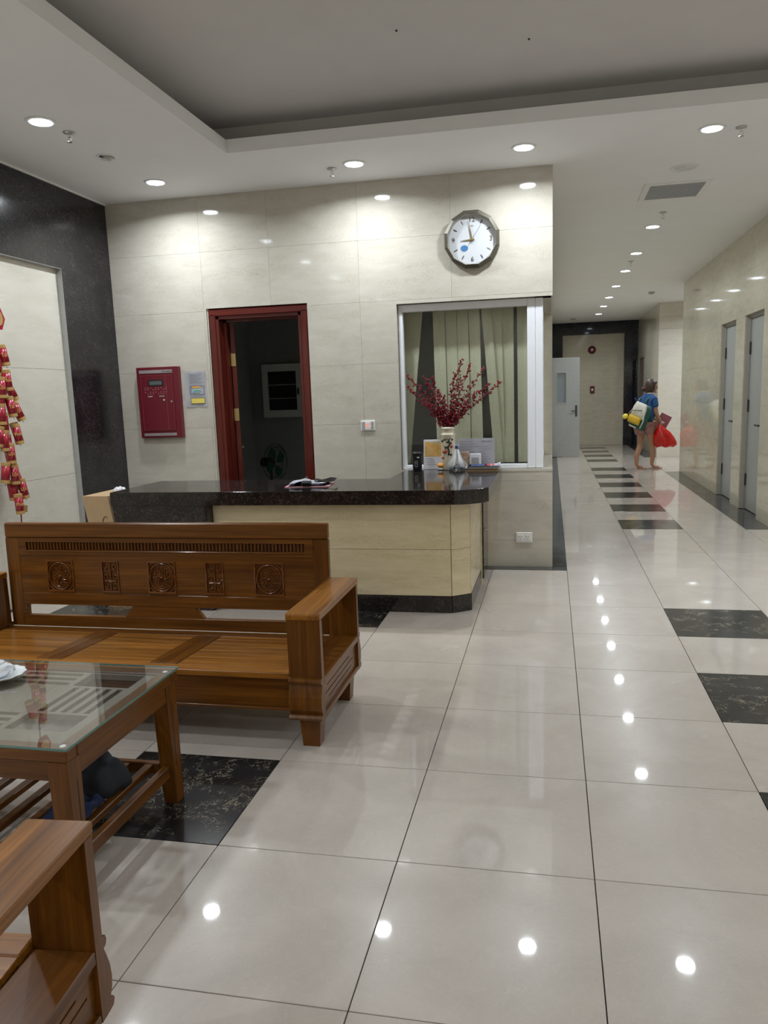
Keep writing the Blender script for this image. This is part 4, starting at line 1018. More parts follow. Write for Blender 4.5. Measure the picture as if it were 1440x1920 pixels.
mesh('cloth_folds', bm, 'clothblue', cb, True)
sh_ = empty('black_slipper', (-1.16, .47, 0), rz=.7, label='black slipper on the floor under the tea table', cat='slipper')
bm = B(); prism(bm, [(.045*math.cos(a)*(1 if math.sin(a) > 0 else .8), .13*math.sin(a)) for a in [k*PI/12 for k in range(24)]], 0, .018, 'z', bev=.002); mesh('sole', bm, 'blackp', sh_)
bm = B()
for k in range(9):
    a = PI*k/8; 
    if k == 0: prev = None
    A = [bm.verts.new((.045*math.cos(a), y, .015+.045*math.sin(a)*(1-.3*(y-.0)/.1))) for y in (.0, .03, .06, .09)]
    if prev:
        for q in range(3): bm.faces.new((prev[q], A[q], A[q+1], prev[q+1]))
    prev = A
bmesh.ops.solidify(bm, geom=bm.faces[:], thickness=.003); mesh('strap', bm, 'cloth', sh_, True)

# ================================================================== cardboard box behind the counter
cbx = empty('cardboard_box', (-2.565, 3.52, 0), rz=-.0, label='tall brown cardboard box against the left end of the counter', cat='box')
bm = B(); w2, d2, h2 = .10, .21, .80
for (a, b, c, e) in ((-w2, -w2+.006, -d2, d2), (w2-.006, w2, -d2, d2), (-w2+.006, w2-.006, -d2, -d2+.006), (-w2+.006, w2-.006, d2-.006, d2)): box(bm, a, b, c, e, 0, h2)
box(bm, -w2+.006, w2-.006, -d2+.006, d2-.006, 0, .006); mesh('carton', bm, 'card', cbx)
bm = B(); box(bm, -w2, w2, -d2, d2, h2+.0005, h2+.006); mesh('flap', bm, 'card', cbx)
bm = B(); box(bm, -.018, .018, -d2-.001, -d2, .3, h2-.001); mesh('tape', bm, 'card', cbx)
bm = B(); tube(bm, [(.05+.035*math.cos(a*PI/8), -d2-.001, .60+.06*math.sin(a*PI/8)) for a in range(3, 14)], .0025, 4); mesh('printed_mark', bm, 'blackp', cbx)
for ch_ in cbx.children:
    for v in ch_.data.vertices: v.co.x -= v.co.z*.16
cr = empty('crumpled_paper', (-2.66, 3.66, .80), label='crumpled white paper sticking out of the cardboard box', cat='paper')
bm = B(); sph(bm, (0, 0, .012), .035, 3, (1.2, 1.2, .7))
for v in bm.verts: v.co *= 1+.25*math.sin(v.co.x*190)*math.cos(v.co.y*160)
mesh('wad', bm, 'paper', cr); cr.location = (-2.66, 3.58, .803)

# ================================================================== things on the counter
def stand(name, x, y, label, cat, rz=0, group=None, z=ZT): return empty(name, (x, y, z+.0004), rz, label, cat, group)
# clipboard
k = stand('clipboard', -1.20, 3.62, 'papers on a pink clipboard with black binder clip on the counter top', 'clipboard', rz=.12)
part_box('pink_board', k, 'pink', -.155, .16, -.12, .12, 0, .004, .001)
for i in range(5):
    bm = B(); a = .02*(i-2); g2 = []
    for p in range(7):
        for q in range(5): g2.append(bm.verts.new((-.13+.26*p/6, -.105+.21*q/4, .006+i*.0045+.008*math.exp(-((p-1.5)**2))*(i/4)+(.010 if (i == 4 and p == 2) else 0))))
    for p in range(6):
        for q in range(4): bm.faces.new((g2[p*5+q], g2[(p+1)*5+q], g2[(p+1)*5+q+1], g2[p*5+q+1]))
    bmesh.ops.solidify(bm, geom=bm.faces[:], thickness=.0012)
    mesh('paper_sheet', bm, 'paper', k, rot=(0, 0, a))
bm = B(); prism(bm, [(-.125, .006), (-.135, .03), (-.105, .044), (-.075, .03), (-.085, .006)], -.03, .03, 'x', bev=.001); mesh('binder_clip', bm, 'blackp', k)
bm = B(); tube(bm, [(-.006, -.10, .044), (-.009, -.098, .066), (0, -.097, .073), (.009, -.098, .066), (.006, -.10, .044)], .0013, 5); mesh('clip_wire', bm, 'chrome', k)
bm = B(); g2 = []
for p in range(6):
    for q in range(4): g2.append(bm.verts.new((.04+.03*p, -.05+.05*q, .03+.008*math.sin(p*1.4+q)+.002*q)))
for p in range(5):
    for q in range(3): bm.faces.new((g2[p*4+q], g2[(p+1)*4+q], g2[(p+1)*4+q+1], g2[p*4+q+1]))
bmesh.ops.solidify(bm, geom=bm.faces[:], thickness=.003); mesh('black_sleeve', bm, 'blackp', k)
# tumbler
k = stand('travel_tumbler', -.585, 4.55, 'black travel tumbler with pale lettering beside the standing calendar', 'tumbler')
bm = B(); lathe(bm, [(.034, 0), (.036, .003), (.041, .128), (.041, .130)], (0, 0, 0), 28); mesh('cup', bm, 'blackp', k, True)
bm = B(); lathe(bm, [(.043, .1305), (.044, .140), (.040, .152), (.034, .155), (.030, .156)], (0, 0, 0), 28); mesh('lid', bm, 'blackp', k, True)
text('lettering', 'CO', .036, 'alu', k, (0, -.0405, .060), (PI/2, -PI/2, 0), ext=.0008)
bm = B(); box(bm, .006, .024, -.0425, -.0412, .108, .116); mesh('label_mark', bm, 'white', k)
# calendar
k = stand('desk_calendar', -.462, 4.665, 'upright desk calendar with an orange and yellow picture beside the black tumbler', 'calendar')
lean = empty('page_block', (0, 0, 0)); lean.parent = k; lean.rotation_euler = (math.radians(-10), 0, 0)
part_box('board', lean, 'paper', -.092, .092, 0, .006, .001, .245, .001)
part_box('picture', lean, 'pic', -.080, .080, -.0012, -.0002, .105, .228)
bm = B()
for r_ in range(4): box(bm, -.07, -.01+.01*r_, -.0009, -.0002, .085-r_*.015, .087-r_*.015)
tag(mesh('printed_lines', bm, 'ink', lean), kind='stuff')
bm = B(); box(bm, -.09, .09, 0, .004, 0, .235, 0, mat=Matrix.Translation((0, .09, 0)) @ Matrix.Rotation(math.radians(10), 4, 'X')); mesh('rear_support', bm, 'redp', k)
# orange piggy-like ornament
k = stand('orange_ornament', -.40, 4.60, 'small orange round ornament with grey base in front of the calendar', 'ornament')
bm = B(); lathe(bm, [(.02, 0), (.03, .004), (.022, .016), (.016, .02)], (0, 0, 0), 20); mesh('base', bm, 'alu', k, True)
bm = B(); sph(bm, (0, 0, .038), .026, 3, (1.15, 1, .8)); mesh('body', bm, 'orange', k, True)
bm = B(); sph(bm, (-.018, -.012, .046), .006, 2); sph(bm, (.018, -.012, .046), .006, 2); mesh('ears', bm, 'orange', k, True)
bm = B(); sph(bm, (.036, 0, .032), .008, 2); mesh('tip', bm, 'yellow', k, True)
# vase
VX, VY = -.342, 4.63
k = stand('flower_vase', VX, VY, 'tall cream vase painted with green leaves and red fruit, holding red berry branches', 'vase')
prof = [(.052, 0), (.056, .01), (.058, .10), (.060, .22), (.061, .275), (.063, .280), (.063, .287), (.056, .292), (.054, .30), (.054, .320), (.058, .326), (.058, .345), (.053, .345), (.050, .325), (.049, .30)]
bm = B(); lathe(bm, prof, (0, 0, 0), 36); mesh('vase_body', bm, 'vase', k, True)
def onvase(pts, r_, mat, nm):
    bm = B(); rr_ = .0605
    tube(bm, [((rr_)*math.sin(a), -(rr_)*math.cos(a), z) for a, z in pts], r_, 6); mesh(nm, bm, mat, k, True)
onvase([(.15, .12), (.25, .15), (.1, .18), (.35, .21), (.2, .24), (.45, .262)], .0065, 'blackp', 'painted_vine')
onvase([(.30, .21), (.5, .225), (.62, .21)], .0045, 'blackp', 'painted_vine')
onvase([(.2, .24), (.0, .25), (-.15, .262)], .004, 'leafg', 'painted_vine')
onvase([(-.4, .13), (-.2, .16), (-.5, .20)], .003, 'leafg', 'painted_vine')
for a, z, s_, mt in ((-.6, .235, .014, 'leafg'), (-.25, .245, .013, 'leafg'), (.05, .225, .012, 'leafg'), (.5, .19, .016, 'vinered'), (-.3, .15, .020, 'vinered'), (.6, .245, .012, 'leafg'), (-.05, .185, .014, 'leafg'), (.45, .125, .012, 'leafg'), (-.6, .10, .014, 'vinered')):
    bm = B(); rr_ = .0575; sph(bm, (rr_*math.sin(a), -rr_*math.cos(a), z), s_*1.25, 2, (1, .28, .7)); mesh('painted_fruit' if mt == 'vinered' else 'painted_leaf', bm, mt, k, True)
# berry branches
tips = [(-.672, 1.595, .06, 'leftmost red berry branch, reaching up past the dark end of the blind'), (-.655, 1.50, -.03, 'lower left red berry branch ending just under the leftmost one'),
        (-.52, 1.57, .03, 'arched red berry branch left of the centre'), (-.455, 1.565, -.05, 'red berry branch bending outward left of the bare middle'), (-.40, 1.46, -.08, 'short red berry branch in the left middle'),
        (-.225, 1.69, .02, 'tallest red berry branch standing nearly upright'), (-.285, 1.60, .06, 'upright red berry branch just left of the tallest one'), (-.15, 1.655, -.02, 'tall red berry branch right of the tallest one'),
        (-.055, 1.63, .05, 'red berry branch leaning right, tip level with the upper blind gap'), (.09, 1.52, -.02, 'rightmost red berry branch, arching low to the right'),
        (-.10, 1.44, -.07, 'short red berry branch leaning right below the long ones'), (-.50, 1.38, -.06, 'short red berry branch leaning left low over the vase'), (-.02, 1.50, .04, 'red berry branch between the low right and the leaning right ones'),
        (-.43, 1.36, .02, 'short red berry twig left of the bare middle'), (-.36, 1.42, -.05, 'short sparse red berry twig in the bare middle'), (-.26, 1.38, .03, 'short dense red berry twig just right of the middle'), (-.17, 1.34, -.06, 'lowest red berry twig on the right, close above the vase mouth')]
rnd = random.Random(3)
for n_, (tx, tz, dy, lab) in enumerate(tips):
    base = Vector((VX + (tx-VX)*.06, VY+dy*.15, ZT+.12)); tip = Vector((tx, VY+dy, tz))
    k = empty('berry_branch', base, label=lab, cat='branch', group='red berry branches in the vase')
    mid = Vector((VX+(tx-VX)*.42, VY+dy*.5, ZT+.345+(tz-ZT-.345)*.50))
    mouth = Vector((VX+(tx-VX)*.09, VY+dy*.2, ZT+.34))
    P = []
    for q in range(13):
        f = q/12
        g = max(0, (f-.25)/.75); p = base.lerp(mouth, f/.25) if f < .25 else mouth*(1-g)**2 + mid*2*g*(1-g) + tip*g*g
        P.append(p-base)
    bm = B(); tube(bm, P, [.0032-.0018*q/12 for q in range(13)], 5)
    bb_ = B(); Ln = (tip-mouth).length; nb = int(14+Ln*105)
    for q in range(nb):
        f = .27+.73*((q+.5)/nb)**1.15; i = min(int(f*12), 11); p = P[i].lerp(P[i+1], f*12-i); d_ = (P[i+1]-P[i]).normalized()
        if (p+base).z < ZT+.345: p.z += (ZT+.36-(p+base).z)
        off = Vector((rnd.uniform(-1, 1), rnd.uniform(-1, 1), rnd.uniform(-.6, 1))).normalized()
        e_ = p + off*rnd.uniform(.012, .034)*(1.0 if f < .85 else .55) + d_*.012
        tube(bm, [p, p.lerp(e_, .6)+d_*.002, e_], .0009, 4)
        sph(bb_, e_, rnd.uniform(.0066, .0086), 1)
        if rnd.random() < .45:
            e2 = e_ + Vector((rnd.uniform(-1, 1), rnd.uniform(-1, 1), rnd.uniform(-.5, 1))).normalized()*.013; tube(bm, [p.lerp(e_, .7), e2], .0008, 4); sph(bb_, e2, rnd.uniform(.0062, .008), 1)
    sph(bb_, P[-1], .006, 1)
    mesh('stem', bm, 'twig', k)
    tag(mesh('berries', bb_, 'berry', k, True), kind='stuff')
# plastic bag
k = stand('plastic_bag', -.262, 4.545, 'knotted clear plastic bag with dark contents and blue tie beside the vase', 'plastic bag')
def crumple(bm, amp, f1, f2):
    for v in bm.verts:
        n2 = math.sin(v.co.x*f1+v.co.z*f2)*math.cos(v.co.y*f1-v.co.z*f2*.7)+.5*math.sin(v.co.z*f1*1.7+v.co.x*f2)
        v.co.x += v.co.x*amp*n2; v.co.y += v.co.y*amp*n2
bm = B(); lathe(bm, [(.05, .002), (.076, .010), (.082, .030), (.074, .055), (.052, .085), (.034, .12), (.020, .155), (.012, .178), (.017, .192), (.022, .206)], (0, 0, 0), 44, sx=1, sy=.75)
rb_ = random.Random(5)
for v in bm.verts:
    k2 = 1+rb_.uniform(-.11, .09); v.co.x *= k2; v.co.y *= k2; v.co.z = max(.001, v.co.z+rb_.uniform(-.004, .004))
mesh('film', bm, 'clearbag', k)
bm = B()
for q in range(26):
    a = rb_.uniform(0, 2*PI); r0 = .058*math.sqrt(rb_.random()); sz = rb_.uniform(.010, .017)
    sph(bm, (r0*math.cos(a), r0*.7*math.sin(a), sz+rb_.uniform(0, .038)*(1-r0/.07)), sz, 1, (1.2, 1, .8))
mesh('contents', bm, 'bagfill', k)
bm = B()
for q in range(22):
    a = -PI/2+rb_.uniform(-1.3, 1.3); r1 = rb_.uniform(.062, .078); tube(bm, [(.015*math.cos(a), .012*math.sin(a), .17), (r1*.5*math.cos(a+.1), r1*.4*math.sin(a+.1), .10), (r1*math.cos(a+rb_.uniform(-.2, .2)), r1*.75*math.sin(a), rb_.uniform(.02, .06))], [.0012, .0022, .0006], 4)
mesh('film_glints', bm, 'porc', k)  # white streaks drawn as glints along the film's creases
bm = B(); tube(bm, [(.013*math.cos(a*PI/6), .012*math.sin(a*PI/6), .180) for a in range(12)], .005, 6, closed=True); box(bm, -.012, .010, -.016, -.008, .184, .204); mesh('blue_tie', bm, 'navy', k, True)
# document leaning on the window
k = stand('document_sleeve', -.13, 4.70, 'large lilac printed document leaning in the window behind the magazines', 'document', rz=-.02)
part_box('sheet', k, 'papert', -.15, .155, 0, .003, .001, .245, .0005)
text('lettering', 'THÔNG BÁO', .014, 'ink', k, (.09, -.0008, .218), ext=.0003)
bm = B()
for r_ in range(9):
    box(bm, -.13, -.02+.02*(r_ % 3), -.0006, 0, .215-r_*.02, .217-r_*.02)
    if r_ > 1: box(bm, .02, .07+.02*(r_ % 4), -.0006, 0, .215-r_*.02, .217-r_*.02)
tag(mesh('printed_lines', bm, 'ink', k), kind='stuff'); k.rotation_euler = (math.radians(-4), 0, -.02)
# small boxes leaning before it
k = stand('snack_packet', -.225, 4.655, 'brown and gold printed snack packet behind the plastic bag', 'packet', rz=.1)
bm = B(); box(bm, -.05, .05, -.012, .012, .001, .14, .006); mesh('pouch', bm, 'pic2', k)
bm = B(); box(bm, -.048, .048, -.014, -.012, .04, .10, .001); mesh('printed_band', bm, 'pic2', k)
k = stand('white_carton', -.125, 4.64, 'small white carton with a grey label standing behind the magazines', 'carton', rz=-.05)
bm = B(); box(bm, -.045, .045, -.015, .015, .0, .125, .003); mesh('carton_body', bm, 'paper', k)
bm = B(); box(bm, -.03, .03, -.0165, -.015, .05, .095, .0005); mesh('grey_label', bm, 'alu', k)
# magazines, each its own
mags = [('redp', 'brown-edged book at the bottom of the magazine pile', 'card', .012), ('card', 'thin brown folder second from the bottom of the magazine pile', 'card', .008), ('paper', 'white magazine third from the bottom of the pile', 'paper', .008), ('papert', 'grey newspaper under the top of the magazine pile', 'papert', .008), ('paper', 'top magazine of the pile with blue and red printing', 'paper', .005)]
z = ZT
for n_, (mt, lab, m2, hh) in enumerate(mags):
    k = empty('magazine', (-.055+.004*n_, 4.545+.006*(n_ % 2), z+.0004), rz=.05*(n_-2)*.6, label=lab, cat='magazine', group='printed matter stacked by the window')
    bm = B(); box(bm, -.12, .12, -.08, .08, 0, hh-.0015, .001); mesh('pages', bm, m2, k)
    bm = B(); g2 = [[bm.verts.new((-.122+.244*p/8, -.082+.164*q/3, hh-.0013+(.0 if n_ < 4 else .014*max(0, (p-5)/3)**2))) for q in range(4)] for p in range(9)]
    for p in range(8):
        for q in range(3): bm.faces.new((g2[p][q], g2[p+1][q], g2[p+1][q+1], g2[p][q+1]))
    bmesh.ops.solidify(bm, geom=bm.faces[:], thickness=-.0008); cv = mesh('cover', bm, mt, k)
    if n_ == 4:
        for (a, b, c, e, m3_) in ((-.11, -.0, -.07, .03, 'navy'), (.01, .045, -.06, .05, 'redp'), (.055, .07, -.07, .06, 'redp')):
            bm = B(); box(bm, a, b, c, e, hh+.0002, hh+.0008+(.002 if a > .05 else 0)); mesh('printed_patch', bm, m3_, cv)
    z += hh+.0006

# ================================================================== firecracker garland on the left wall
gx = -3.215
k = empty('firecracker_garland', (gx, 3.22, .62), label='hanging string of red and gold toy firecrackers on the beige wall panel', cat='garland')
def G(y, zz, x=0): return (x, y-3.22, zz-.62)
bm = B(); tube(bm, [G(3.13, 2.30, -.10), G(3.15, 2.2, -.02), G(3.16, 1.7), G(3.15, 1.2), G(3.17, .9), G(3.205, .82), G(3.20, .70), G(3.195, .62)], .005, 6); mesh('cord', bm, 'cordred', k)
def cracker(y, zz, tilt, txt, x=0, L_=.145, r_=.029, rot=0):
    o = empty('firecracker', G(y, zz, x)); o.parent = k; o.rotation_euler = (tilt*1.25, rot, -.75)
    bm = B(); lathe(bm, [(r_*.98, -L_/2+.022), (r_*.98, L_/2-.022)], (0, 0, 0), 18); mesh('red_sleeve', bm, 'crackred', o, True)
    for s in (-1, 1):
        bm = B(); lathe(bm, [(r_*.75, s*(L_/2)), (r_, s*(L_/2-.003)), (r_, s*(L_/2-.024))], (0, 0, 0), 18); mesh('gold_band', bm, 'gold', o)
    bm = B(); tube(bm, [(0, 0, -L_/2), (0, .003, -L_/2-.015)], .0015, 4); mesh('fuse', bm, 'twig', o)
    if txt: text('lettering', txt, .034, 'goldink', o, (r_+.0005, 0, 0), (PI/2, 0, PI/2), ext=.001, sx=.8)
for (y, zz, tl, tx, x) in ((3.20, 1.80, .12, 'Tài', .0), (3.17, 1.63, .05, 'Phúc', .03), (3.245, 1.56, .30, '', -.01), (3.12, 1.49, -.1, '', 0), (3.255, 1.42, .28, 'Lộc', .02), (3.13, 1.34, .0, 'Tài', .0), (3.215, 1.26, .12, 'Phát', .03), (3.26, 1.27, .18, '', -.01),
                       (3.14, 1.13, .02, 'Lộc', .02), (3.19, 1.10, .1, '', -.03), (3.155, .985, .02, 'Lộc', .02), (3.22, .94, .2, '', -.01), (3.225, .875, .12, 'Lộc', .02), (3.165, .87, .05, '', -.02), (3.155, .775, .03, 'Phát', .03),
                       (3.08, 1.72, -.15, '', 0), (3.07, 1.25, -.12, '', 0), (3.09, 1.0, -.1, '', 0), (3.15, 1.73, .1, '', -.02), (3.18, 1.45, .1, 'Tài', .03), (3.10, 1.40, .0, '', .01), (3.17, 1.19, .05, '', -.02), (3.12, 1.58, 0, 'Lộc', .02), (3.10, 1.22, 0, '', .01)):
    cracker(y, zz, tl, tx, x)
bm = B(); prism(bm, [(3.23-3.22, .76-.62), (3.275-3.22, .745-.62), (3.265-3.22, .70-.62), (3.22-3.22, .705-.62)], -.004, .004, 'x'); mesh('gold_tag', bm, 'gold', k)
bm = B(); prism(bm, [(3.17-3.22+.075*math.sin(a), 2.045-.62+.085*math.cos(a)) for a in [i*PI/3+.52 for i in range(6)]], -.01, .01, 'x', bev=.002); mesh('red_hexagon_plaque', bm, 'crackred', k)
bm = B(); prism(bm, [(3.17-3.22+.05*math.sin(a), 2.045-.62+.055*math.cos(a)) for a in [i*PI/4 for i in range(8)]], .0101, .013, 'x'); mesh('gold_emblem', bm, 'gold', k)
bm = B()
for s in (-1, 0, 1): tube(bm, [G(3.195, .64), G(3.195+s*.006, .56, s*.002), G(3.195+s*.010, .46)], .002, 4)
mesh('tassel', bm, 'cordred', k)

# ================================================================== office contents seen through the red door
FZ = .80
k = empty('electric_fan', (-2.38, 6.0, 0.0), rz=1.25, label='standing fan with dark green blades in the dark office doorway', cat='fan')
bm = B(); lathe(bm, [(.17, 0), (.17, .02), (.05, .05), (.03, .055)], (0, 0, 0), 28); mesh('base', bm, 'roomd', k, True)
bm = B(); cyl(bm, (0, 0, .05), .014, .70, seg=12); mesh('pole', bm, 'darkmetal', k)
bm = B(); cyl(bm, (0, -.02, FZ), .05, .12, 'y', 20); mesh('motor', bm, 'roomd', k)
bm = B()
for y, R_g in ((-.09, .16), (-.06, .195), (-.03, .16)):
    tube(bm, [(R_g*math.cos(a*PI/16), y, FZ+R_g*math.sin(a*PI/16)) for a in range(32)], .003, 5, closed=True)
for a in range(28):
    an = a*PI/14; tube(bm, [(.03*math.cos(an), -.10, FZ+.03*math.sin(an)), (.16*math.cos(an), -.09, FZ+.16*math.sin(an)), (.195*math.cos(an), -.06, FZ+.195*math.sin(an)), (.16*math.cos(an), -.03, FZ+.16*math.sin(an))], .0013, 4)
tag(mesh('cage', bm, 'darkmetal', k), kind='stuff')
for q in range(4):
    bm = B(); a0 = q*PI/2; pts = [(.03*math.cos(a0), .03*math.sin(a0)), (.12*math.cos(a0-.1), .12*math.sin(a0-.1)), (.165*math.cos(a0+.35), .165*math.sin(a0+.35)), (.15*math.cos(a0+.9), .15*math.sin(a0+.9)), (.06*math.cos(a0+.9), .06*math.sin(a0+.9))]
    prism(bm, [(x, z+FZ) for x, z in pts], -.062, -.058, 'y'); mesh('blade', bm, 'fangreen', k)
k = empty('glazed_wall_cabinet', (-3.09, 7.9, 1.22), label='pale framed glass cabinet on the dark office wall behind the doorway', cat='cabinet')
bm = B(); holed(bm, 0, .51, 0.0, .66, -.16, -.12, 'y', [(.065, .445, .09, .57)]); mesh('door_frame', bm, 'white', k)
bm = B(); holed(bm, 0, .51, 0.0, .66, -.12, -.001, 'y', [(.02, .49, .04, .62)]); box(bm, .021, .489, -.02, -.002, .041, .619); mesh('cabinet_body', bm, 'roomd', k)
part_box('cabinet_glass', k, 'glass', .065, .445, -.15, -.147, .09, .57)
for z0 in (.23, .40): part_box('inner_shelf', k, 'room', .022, .488, -.115, -.022, z0, z0+.012)
part_box('latch', k, 'blackp', .46, .48, -.175, -.1605, .28, .36, .002)

# ================================================================== woman walking in the corridor
PX_, PY_ = 2.12, 12.86
fwd = Vector((.72, .69, 0)).normalized(); rt = Vector((fwd.y, -fwd.x, 0))
def Wp(r_, f_, z): return Vector((PX_, PY_, 0)) + rt*r_ + fwd*f_ + Vector((0, 0, z))
pe = empty('person', (PX_, PY_, 0), label='person in blue shirt and pink shorts walking away down the corridor, carrying bags', cat='person')
def loc(v): v = Vector(v); return (v.x-PX_, v.y-PY_, v.z)
aL, aR = Vector((1.985, 12.84, 0)), Vector((2.285, 12.92, 0))
kL, kR = Vector((2.055, 12.93, .42)), Vector((2.26, 12.93, .41))
hL, hR = Wp(-.08, 0, .755), Wp(.08, .0, .755)
pel, wst, cst, nkb, nk = Wp(0, 0, .80), Wp(0, .02, .92), Wp(0, .05, 1.10), Wp(0, .09, 1.25), Wp(.01, .12, 1.325)
sL, sR = Wp(-.185, .06, 1.225), Wp(.130, .07, 1.235)
eL, wL_ = Wp(-.22, .14, .98), Wp(-.12, .34, .90)
eR, wR_ = Vector((2.300, 12.80, .985)), Vector((2.392, 12.86, .785))
hd0, hd1 = Wp(.02, .135, 1.40), Wp(.02, .14, 1.50)
V_ = [(loc(pel), (.135, .10)), (loc(wst), (.115, .085)), (loc(cst), (.13, .09)), (loc(nkb), (.075, .06)), (loc(nk), .046), (loc(hd0), .05),
      (loc(hL), .085), (loc(kL), .052), (loc(Vector((aL.x, aL.y+.015, .25))), .050), (loc(Vector((aL.x, aL.y, .075))), .032), (loc(Vector((aL.x+.03, aL.y-.0, .035))), .03), (loc(Vector((aL.x+.12, aL.y+.04, .028))), (.036, .016)),
      (loc(hR), .085), (loc(kR), .052), (loc(Vector((aR.x-.01, aR.y+.02, .25))), .050), (loc(Vector((aR.x-.03, aR.y, .075))), .032), (loc(Vector((aR.x, aR.y, .035))), .03), (loc(Vector((aR.x+.11, aR.y+.02, .028))), (.036, .016)),
      (loc(sL), .052), (loc(eL), .038), (loc(wL_), .026), (loc(sR), .052), (loc(eR), .040), (loc(wR_+Vector((0, 0, .04))), .027)]
E_ = [(0,1),(1,2),(2,3),(3,4),(4,5),(0,6),(6,7),(7,8),(8,9),(9,10),(10,11),(0,12),(12,13),(13,14),(14,15),(15,16),(16,17),(3,18),(18,19),(19,20),(3,21),(21,22),(22,23)]
skinned('body', (V_, E_), 'skin', pe, 2)
# hands: palm and five fingers each
def hand_(wr, dirv, side, curl):
    d_ = Vector(dirv).normalized(); s_ = Vector(side).normalized(); n2 = d_.cross(s_)
    V2 = [(loc(wr-d_*.02), .024), (loc(wr+d_*.03), (.026, .017)), (loc(wr+d_*.06), (.030, .015))]; E2 = [(0, 1), (1, 2)]
    for i, (o_, L_) in enumerate(((-.028, .062), (-.010, .070), (.010, .066), (.027, .052))):
        b_ = len(V2); p0 = wr+d_*.065+s_*o_
        p1 = p0+d_*L_*.45+n2*curl*.3*L_; p2 = p1+d_*L_*.2+n2*curl*L_*.5; p3 = p2-d_*L_*.15*curl+n2*curl*L_*.35
        V2 += [(loc(p0), .0095), (loc(p1), .0088), (loc(p2), .0082), (loc(p3), .0075)]; E2 += [(2, b_), (b_, b_+1), (b_+1, b_+2), (b_+2, b_+3)]
    b_ = len(V2); p0 = wr+d_*.025-s_*.028; p1 = p0+d_*.03-s_*.018+n2*.012; p2 = p1+d_*.026+n2*.012*curl
    V2 += [(loc(p0), .011), (loc(p1), .0095), (loc(p2), .008)]; E2 += [(1, b_), (b_, b_+1), (b_+1, b_+2)]
    skinned('hand', (V2, E2), 'skin', pe, 1)
hand_(wR_+Vector((0, 0, .02)), (.1, .1, -1), (.7, .7, 0), 1.0)
hand_(wL_, (.9, .3, -.3), (0, .4, .9), .8)
# head turned right
hc = (hd0+hd1)/2+Vector((.0, 0, .01)); fx = Vector((.98, .10, -.10)).normalized(); fy = Vector((-.10, .99, 0)).normalized(); fzv = fx.cross(fy)
HM = Matrix((fx, fy, fzv)).transposed().to_4x4(); HM.translation = hc-Vector((PX_, PY_, 0))
bm = B(); sph(bm, (0, 0, 0), .1, uv=(28, 20))
for v in bm.verts:
    x, y, z = v.co
    v.co = Vector((x*.98, y*.76, z*1.13))
    if z < -.02: v.co.x += .012*(-z/.1); v.co.y *= 1-.28*(-z/.1); 
    if x > .06 and abs(z) < .06: v.co.x -= .006
sph(bm, (.094, 0, -.012), .014, 2, (1.1, .8, 1.5)); sph(bm, (.082, 0, -.052), .013, 2, (.9, 1.5, .45)); sph(bm, (.080, 0, -.09), .02, 2, (1, 1, .8))
sph(bm, (.0, .078, -.012), .02, 2, (.8, .35, 1.3)); sph(bm, (.0, -.078, -.012), .02, 2, (.8, .35, 1.3))
bmesh.ops.transform(bm, matrix=HM, verts=bm.verts[:]); mesh('head', bm, 'skin', pe, True)
bm = B()
for s in (-1, 1): sph(bm, (.083, s*.030, .008), .009, 2, (.7, 1.3, .8)); tube(bm, [(.088, s*.015, .028), (.088, s*.032, .032), (.080, s*.046, .026)], .0025, 5)
bmesh.ops.transform(bm, matrix=HM, verts=bm.verts[:]); mesh('eyes', bm, 'eyes', pe, True)
bm = B(); tube(bm, [(.086, -.02, -.055), (.091, 0, -.053), (.086, .02, -.055)], .003, 6); bmesh.ops.transform(bm, matrix=HM, verts=bm.verts[:]); mesh('lips', bm, 'vinered', pe, True)
bm = B(); sph(bm, (-.012, 0, .018), .108, uv=(30, 22))
for v in bm.verts:
    x, y, z = v.co; v.co = Vector((x*1.03, y*.92, z*1.08))
    if x > .045 and z < .06: v.co.x = .045+(x-.045)*.15; v.co.y *= .86
    if x < .02 and z < -.02: v.co.z -= .045; v.co.y *= .92
    v.co += v.co.normalized()*.003*math.sin(y*160+z*40)
sph(bm, (-.135, .0, -.055), .045, 2, (1.0, .9, 1.0))
bmesh.ops.transform(bm, matrix=HM, verts=bm.verts[:]); mesh('hair', bm, 'hair', pe, True)
bm = B(); tube(bm, [(-.105+.012*math.cos(a*PI/5), .03*math.cos(a*PI/5), -.045+.03*math.sin(a*PI/5)) for a in range(10)], .009, 6, closed=True); bmesh.ops.transform(bm, matrix=HM, verts=bm.verts[:]); mesh('hair_tie', bm, 'redp', pe, True)
# clothes
V3 = [(loc(Wp(0, 0, .79)), (.165, .125)), (loc(wst), (.155, .12)), (loc(cst), (.168, .125)), (loc(nkb+Vector((0, 0, .02))), (.105, .085)), (loc(sL), .070), (loc(sL.lerp(eL, .62)), .064), (loc(sR), .068), (loc(sR.lerp(eR, .62)), .066)]
V3.append((loc(nk+Vector((0, 0, -.005))), .062))
skinned('shirt', (V3, [(3,8),(0,1),(1,2),(2,3),(3,4),(4,5),(3,6),(6,7)]), 'shirt', pe, 2)
V4 = [(loc(pel+Vector((0, 0, -.01))), (.158, .125)), (loc(hL), .105), (loc(hL.lerp(kL, .46)), .098), (loc(hR), .105), (loc(hR.lerp(kR, .46)), .098)]
skinned('shorts', (V4, [(0,1),(1,2),(0,3),(3,4)]), 'shorts', pe, 2)
bm = B(); tube(bm, [loc(nk+Vector((.064*math.cos(a*PI/7), .062*math.sin(a*PI/7), .018))) for a in range(14)], .012, 6, closed=True); mesh('collar', bm, 'bagw', pe, True)
